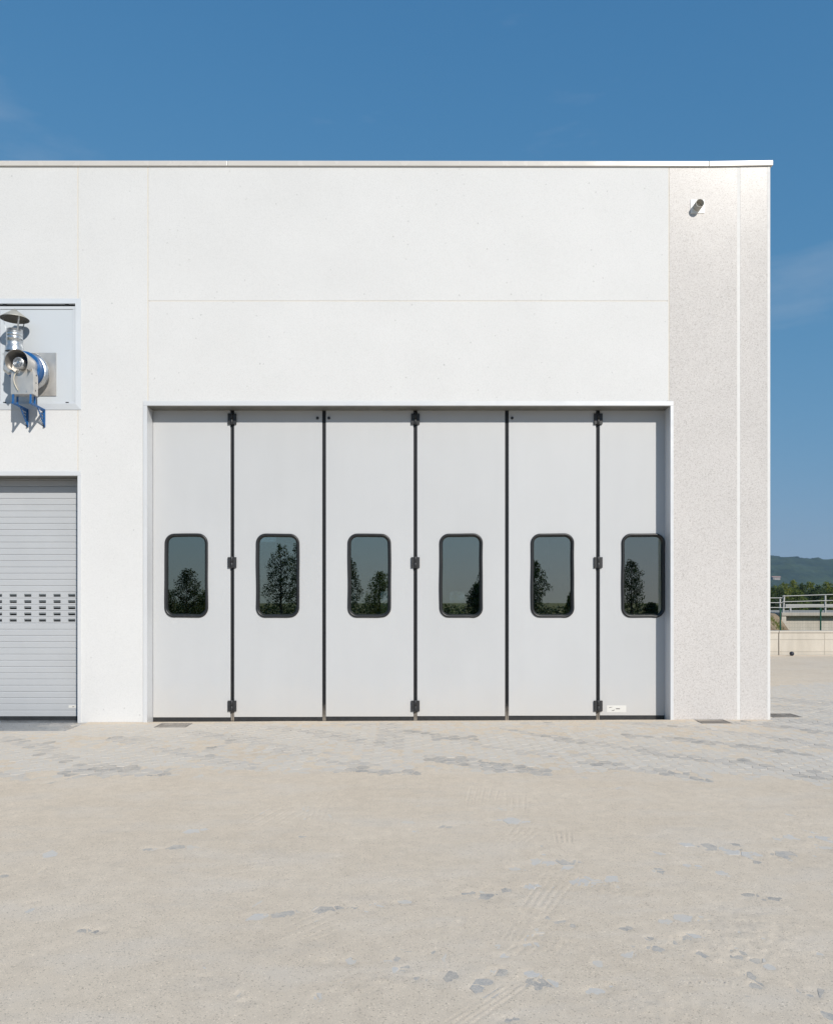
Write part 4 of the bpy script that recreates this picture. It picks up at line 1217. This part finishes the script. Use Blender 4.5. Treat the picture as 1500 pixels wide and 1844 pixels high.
def tree(name, x, y, h, cr, cb, seed, label, cat, leaf, size, n_leaf=2600, group=None, taper=0.6, z0=None, n_cl=34, loose=1.0):
    z0 = (float(ground_z(np.array(x), np.array(y))) if z0 is None else z0)
    t = thing(name, (x, y, z0), label, cat, group)
    y = y*KY
    rr_ = random.Random(seed)
    tr = MB(raw=True)
    top = (x + rr_.uniform(-.1, .1)*h*.1, y, z0 + h*.9)
    segs = 6; prev = Vector((x, y, z0-.1)); r_prev = max(.03, h*.017)
    cl, rad, cnt = [], [], []
    for k in range(1, segs+1):
        q = k/segs
        cur = Vector((x + (top[0]-x)*q + rr_.uniform(-.02, .02)*h*.3, y + rr_.uniform(-.02, .02)*h*.3, z0 + (h*.9)*q))
        r_cur = max(.008, h*.017*(1-q*.9))
        tr.cyl(prev, cur, r_prev, r_cur, 7, False); prev, r_prev = cur, r_cur
    for k in range(n_cl):
        q = (k + rr_.random())/n_cl
        q = q**.9
        zc = z0 + cb + (h*.97-cb)*q
        prof_ = max(.10, math.sin(math.pi*min(.95, q*.76+.18)))**.75 * (1 - taper*q*q)
        an = k*2.39996 + rr_.uniform(-.5, .5); rr2 = cr*prof_*math.sqrt(rr_.uniform(.02, .85))*rr_.uniform(.8, loose)
        c = (x + rr2*math.cos(an), y + rr2*math.sin(an), zc)
        ra = (.16 + .20*rr_.random())*cr*(.35 + .65*prof_) + .05
        cl.append(c); rad.append(ra); cnt.append(max(10, int(n_leaf/n_cl*(ra/(.26*cr))**1.5*rr_.uniform(.7, 1.3))))
        zb = max(z0+cb*.8, zc - rr2*.8)
        bq = min(.98, (zb-z0)/(h*.9))
        tr.cyl((x+(top[0]-x)*bq, y, zb), c, max(.006, h*.005*(1-bq*.6)), .004, 4, False)
    tr.build('trunk', M['bark'], t)
    V, Fc = leaf_cloud(cl, rad, cnt, size, seed)
    link('crown', raw_mesh('crown', V - np.array([x, y, z0]), Fc), leaf, t)
    return t
tag(link('grass_tufts', raw_mesh('grass_tufts', np.array(GV), np.array(GF)), M['leaf_y']), 'tufts of grass on the earth bank', kind='stuff')
# shrubby trees behind the bridge
bush = [(1396,1056,58,'leaf'),(1411,1051,60,'leaf_y'),(1428,1046,62,'leaf_y'),(1444,1053,57,'leaf_d'),(1458,1049,63,'leaf_y'),(1473,1056,58,'leaf_d'),(1489,1050,61,'leaf_y'),(1506,1054,60,'leaf'),
        (1404,1062,53,'leaf_d'),(1434,1062,53,'leaf'),(1464,1062,54,'leaf_d'),(1496,1062,53,'leaf'),(1535,1050,60,'leaf_y'),(1380,1055,60,'leaf'),(1570,1054,58,'leaf_d')]
where = ['behind the left end of the bridge railing','behind the first railing post','behind the middle of the railing','behind the railing, between two taller ones','behind the railing with pale top','right of the middle of the railing','behind the second railing post','at the right edge of the photo']
for i, (px, py, Y, lf) in enumerate(bush):
    tone = {'leaf': 'green', 'leaf_y': 'yellow-green', 'leaf_d': 'dark green'}[lf]
    h = FZ(py-3, Y) + .75
    lab = (tone + ' bushy tree ' + where[i]) if i < 8 else (tone + ' shrub low behind the guard rail, number %d from the pillar' % (i-7)) if i < 12 else (tone + ' bushy tree beyond the bridge, just outside the view, number %d' % (i-11))
    if 8 <= i < 12: lab = tone + ' shrub low behind the guard rail, ' + ['leftmost', 'second from the pillar', 'third from the pillar', 'rightmost'][i-8] + ' of four'
    if i >= 12: lab = tone + ' bushy tree beyond the bridge ' + ['further right along the road', 'hidden behind the pillar', 'farthest right along the road'][i-12]
    tree('bushy_tree', FX(px, Y), Y, h, 1.45, .4, 100+i, lab, 'tree', M[lf], .075, 4200, 'bushy trees behind the bridge', taper=.35, z0=-.75, n_cl=55)
# young trees on the far side of the yard: seen in the window panes only
refl = [(338,1022,.95,'leaf_d'),(297,1058,.9,'leaf_d'),(370,1062,.9,'leaf'),(507,976,.95,'leaf_d'),(543,960,.9,'leaf_d'),(628,1000,.8,'leaf_d'),(684,1028,.95,'leaf'),(858,1050,.7,'leaf_d'),(876,1018,1.0,'leaf_d'),
        (962,1008,.85,'leaf_d'),(1030,1066,.5,'leaf'),(1136,1008,1.0,'leaf_d'),(1172,1086,.6,'leaf_d')]
rlab = ['in the pane beside the column','at the left edge of the first pane','low at the right edge of the first pane','standing alone in the second pane','at the right edge of the second pane','at the left edge of the third pane','at the right of the third pane',
        'low in the fourth pane','tallest at the right of the fourth pane','at the left of the fifth pane','small at the right of the fifth pane','in the last pane before the pillar','low and far in the last pane']
for i, (px, py, cr, lf) in enumerate(refl):
    Y = -15.5 - (i % 3)*1.3
    dep = 2*(YD+.013) - Y
    h = CAM_Z + (VPY-py)*dep/FPX + .1
    tree('young_tree', FX(px, dep), Y, h, cr, min(1.6, h*.3), 200+i, 'young leafy tree across the yard, reflected ' + rlab[i], 'tree', M[lf], .056, 3200, 'young trees across the yard behind the viewer', taper=.30, n_cl=70, loose=1.25)
V, Fc = leaf_cloud([(xx_, -46*KY + random.uniform(-1, 1), .25 + random.uniform(-.3, .4)) for xx_ in np.arange(-45, 46, .9)], [1.1]*101, [150]*101, .16, 77)
tag(link('hedge', raw_mesh('hedge', V, Fc), M['leaf_d']), 'dark hedge along the far side of the yard, seen only in reflections', kind='stuff')
for i, (x, y, h, lf) in enumerate(((-2.6, 25.5, 3.4, 'leaf_y'), (2.7, 26, 3.6, 'leaf'), (-.6, 28, 2.4, 'leaf'))):
    tree('garden_shrub', x, y, h, 1.1, .4, 300+i, ['yellow-green', 'green', 'small green'][i] + ' shrub behind the hall, seen through the ' + ['third pane', 'fourth pane', 'right of the third pane'][i], 'shrub', M[lf], .08, 1200, 'shrubs behind the hall', z0=-.6)
# farmhouse roof on the slope of the hill
for hy in np.arange(800.0, 1190.0, 5.0):
    hx = FX(1396.0, hy); hz = float(hill_z(np.array([hx]), np.array([hy]))[0])
    if FPX*(hz - CAM_Z)/hy > 36.0: break
HS = thing('farmhouse', (hx, hy, hz), 'tiny pale farmhouse with reddish roof on the wooded hillside', 'house')
MB().box(hx-6, hx+6, hy-3, hy+3, hz-3, hz+1.6).build('wall', M['plaster'], HS)
MB().add([(hx-7.6,hy-3.6,hz+1.5),(hx+7.6,hy-3.6,hz+1.5),(hx+7.6,hy+3.6,hz+1.5),(hx-7.6,hy+3.6,hz+1.5),(hx-7.6,hy,hz+3.4),(hx+7.6,hy,hz+3.4)],
         [(0,1,5,4),(2,3,4,5),(1,2,5),(3,0,4),(3,2,1,0)]).build('roof', M['roof_tile'], HS)
for k in range(4): MB().box(hx-5+k*3.2, hx-4+k*3.2, hy-3.05, hy-2.9, hz-1.2, hz+.4).build('window', M['black'], HS)

# ------------------------------------------------------------------ air: thin haze over the whole place
hzm = bpy.data.materials.new('haze_air'); hzm.use_nodes = True
nt = hzm.node_tree; nt.nodes.clear()
ho = nt.nodes.new('ShaderNodeOutputMaterial'); hv_ = nt.nodes.new('ShaderNodeVolumePrincipled')
hv_.inputs['Color'].default_value = (0.50, 0.74, 1.0, 1)
hv_.inputs['Density'].default_value = 0.00017
hv_.inputs['Anisotropy'].default_value = 0.0
nt.links.new(hv_.outputs[0], ho.inputs['Volume'])
tag(MB().box(-2350, 2350, -300, 1900, -8, 130).build('haze', hzm), 'thin bluish summer haze', kind='stuff')
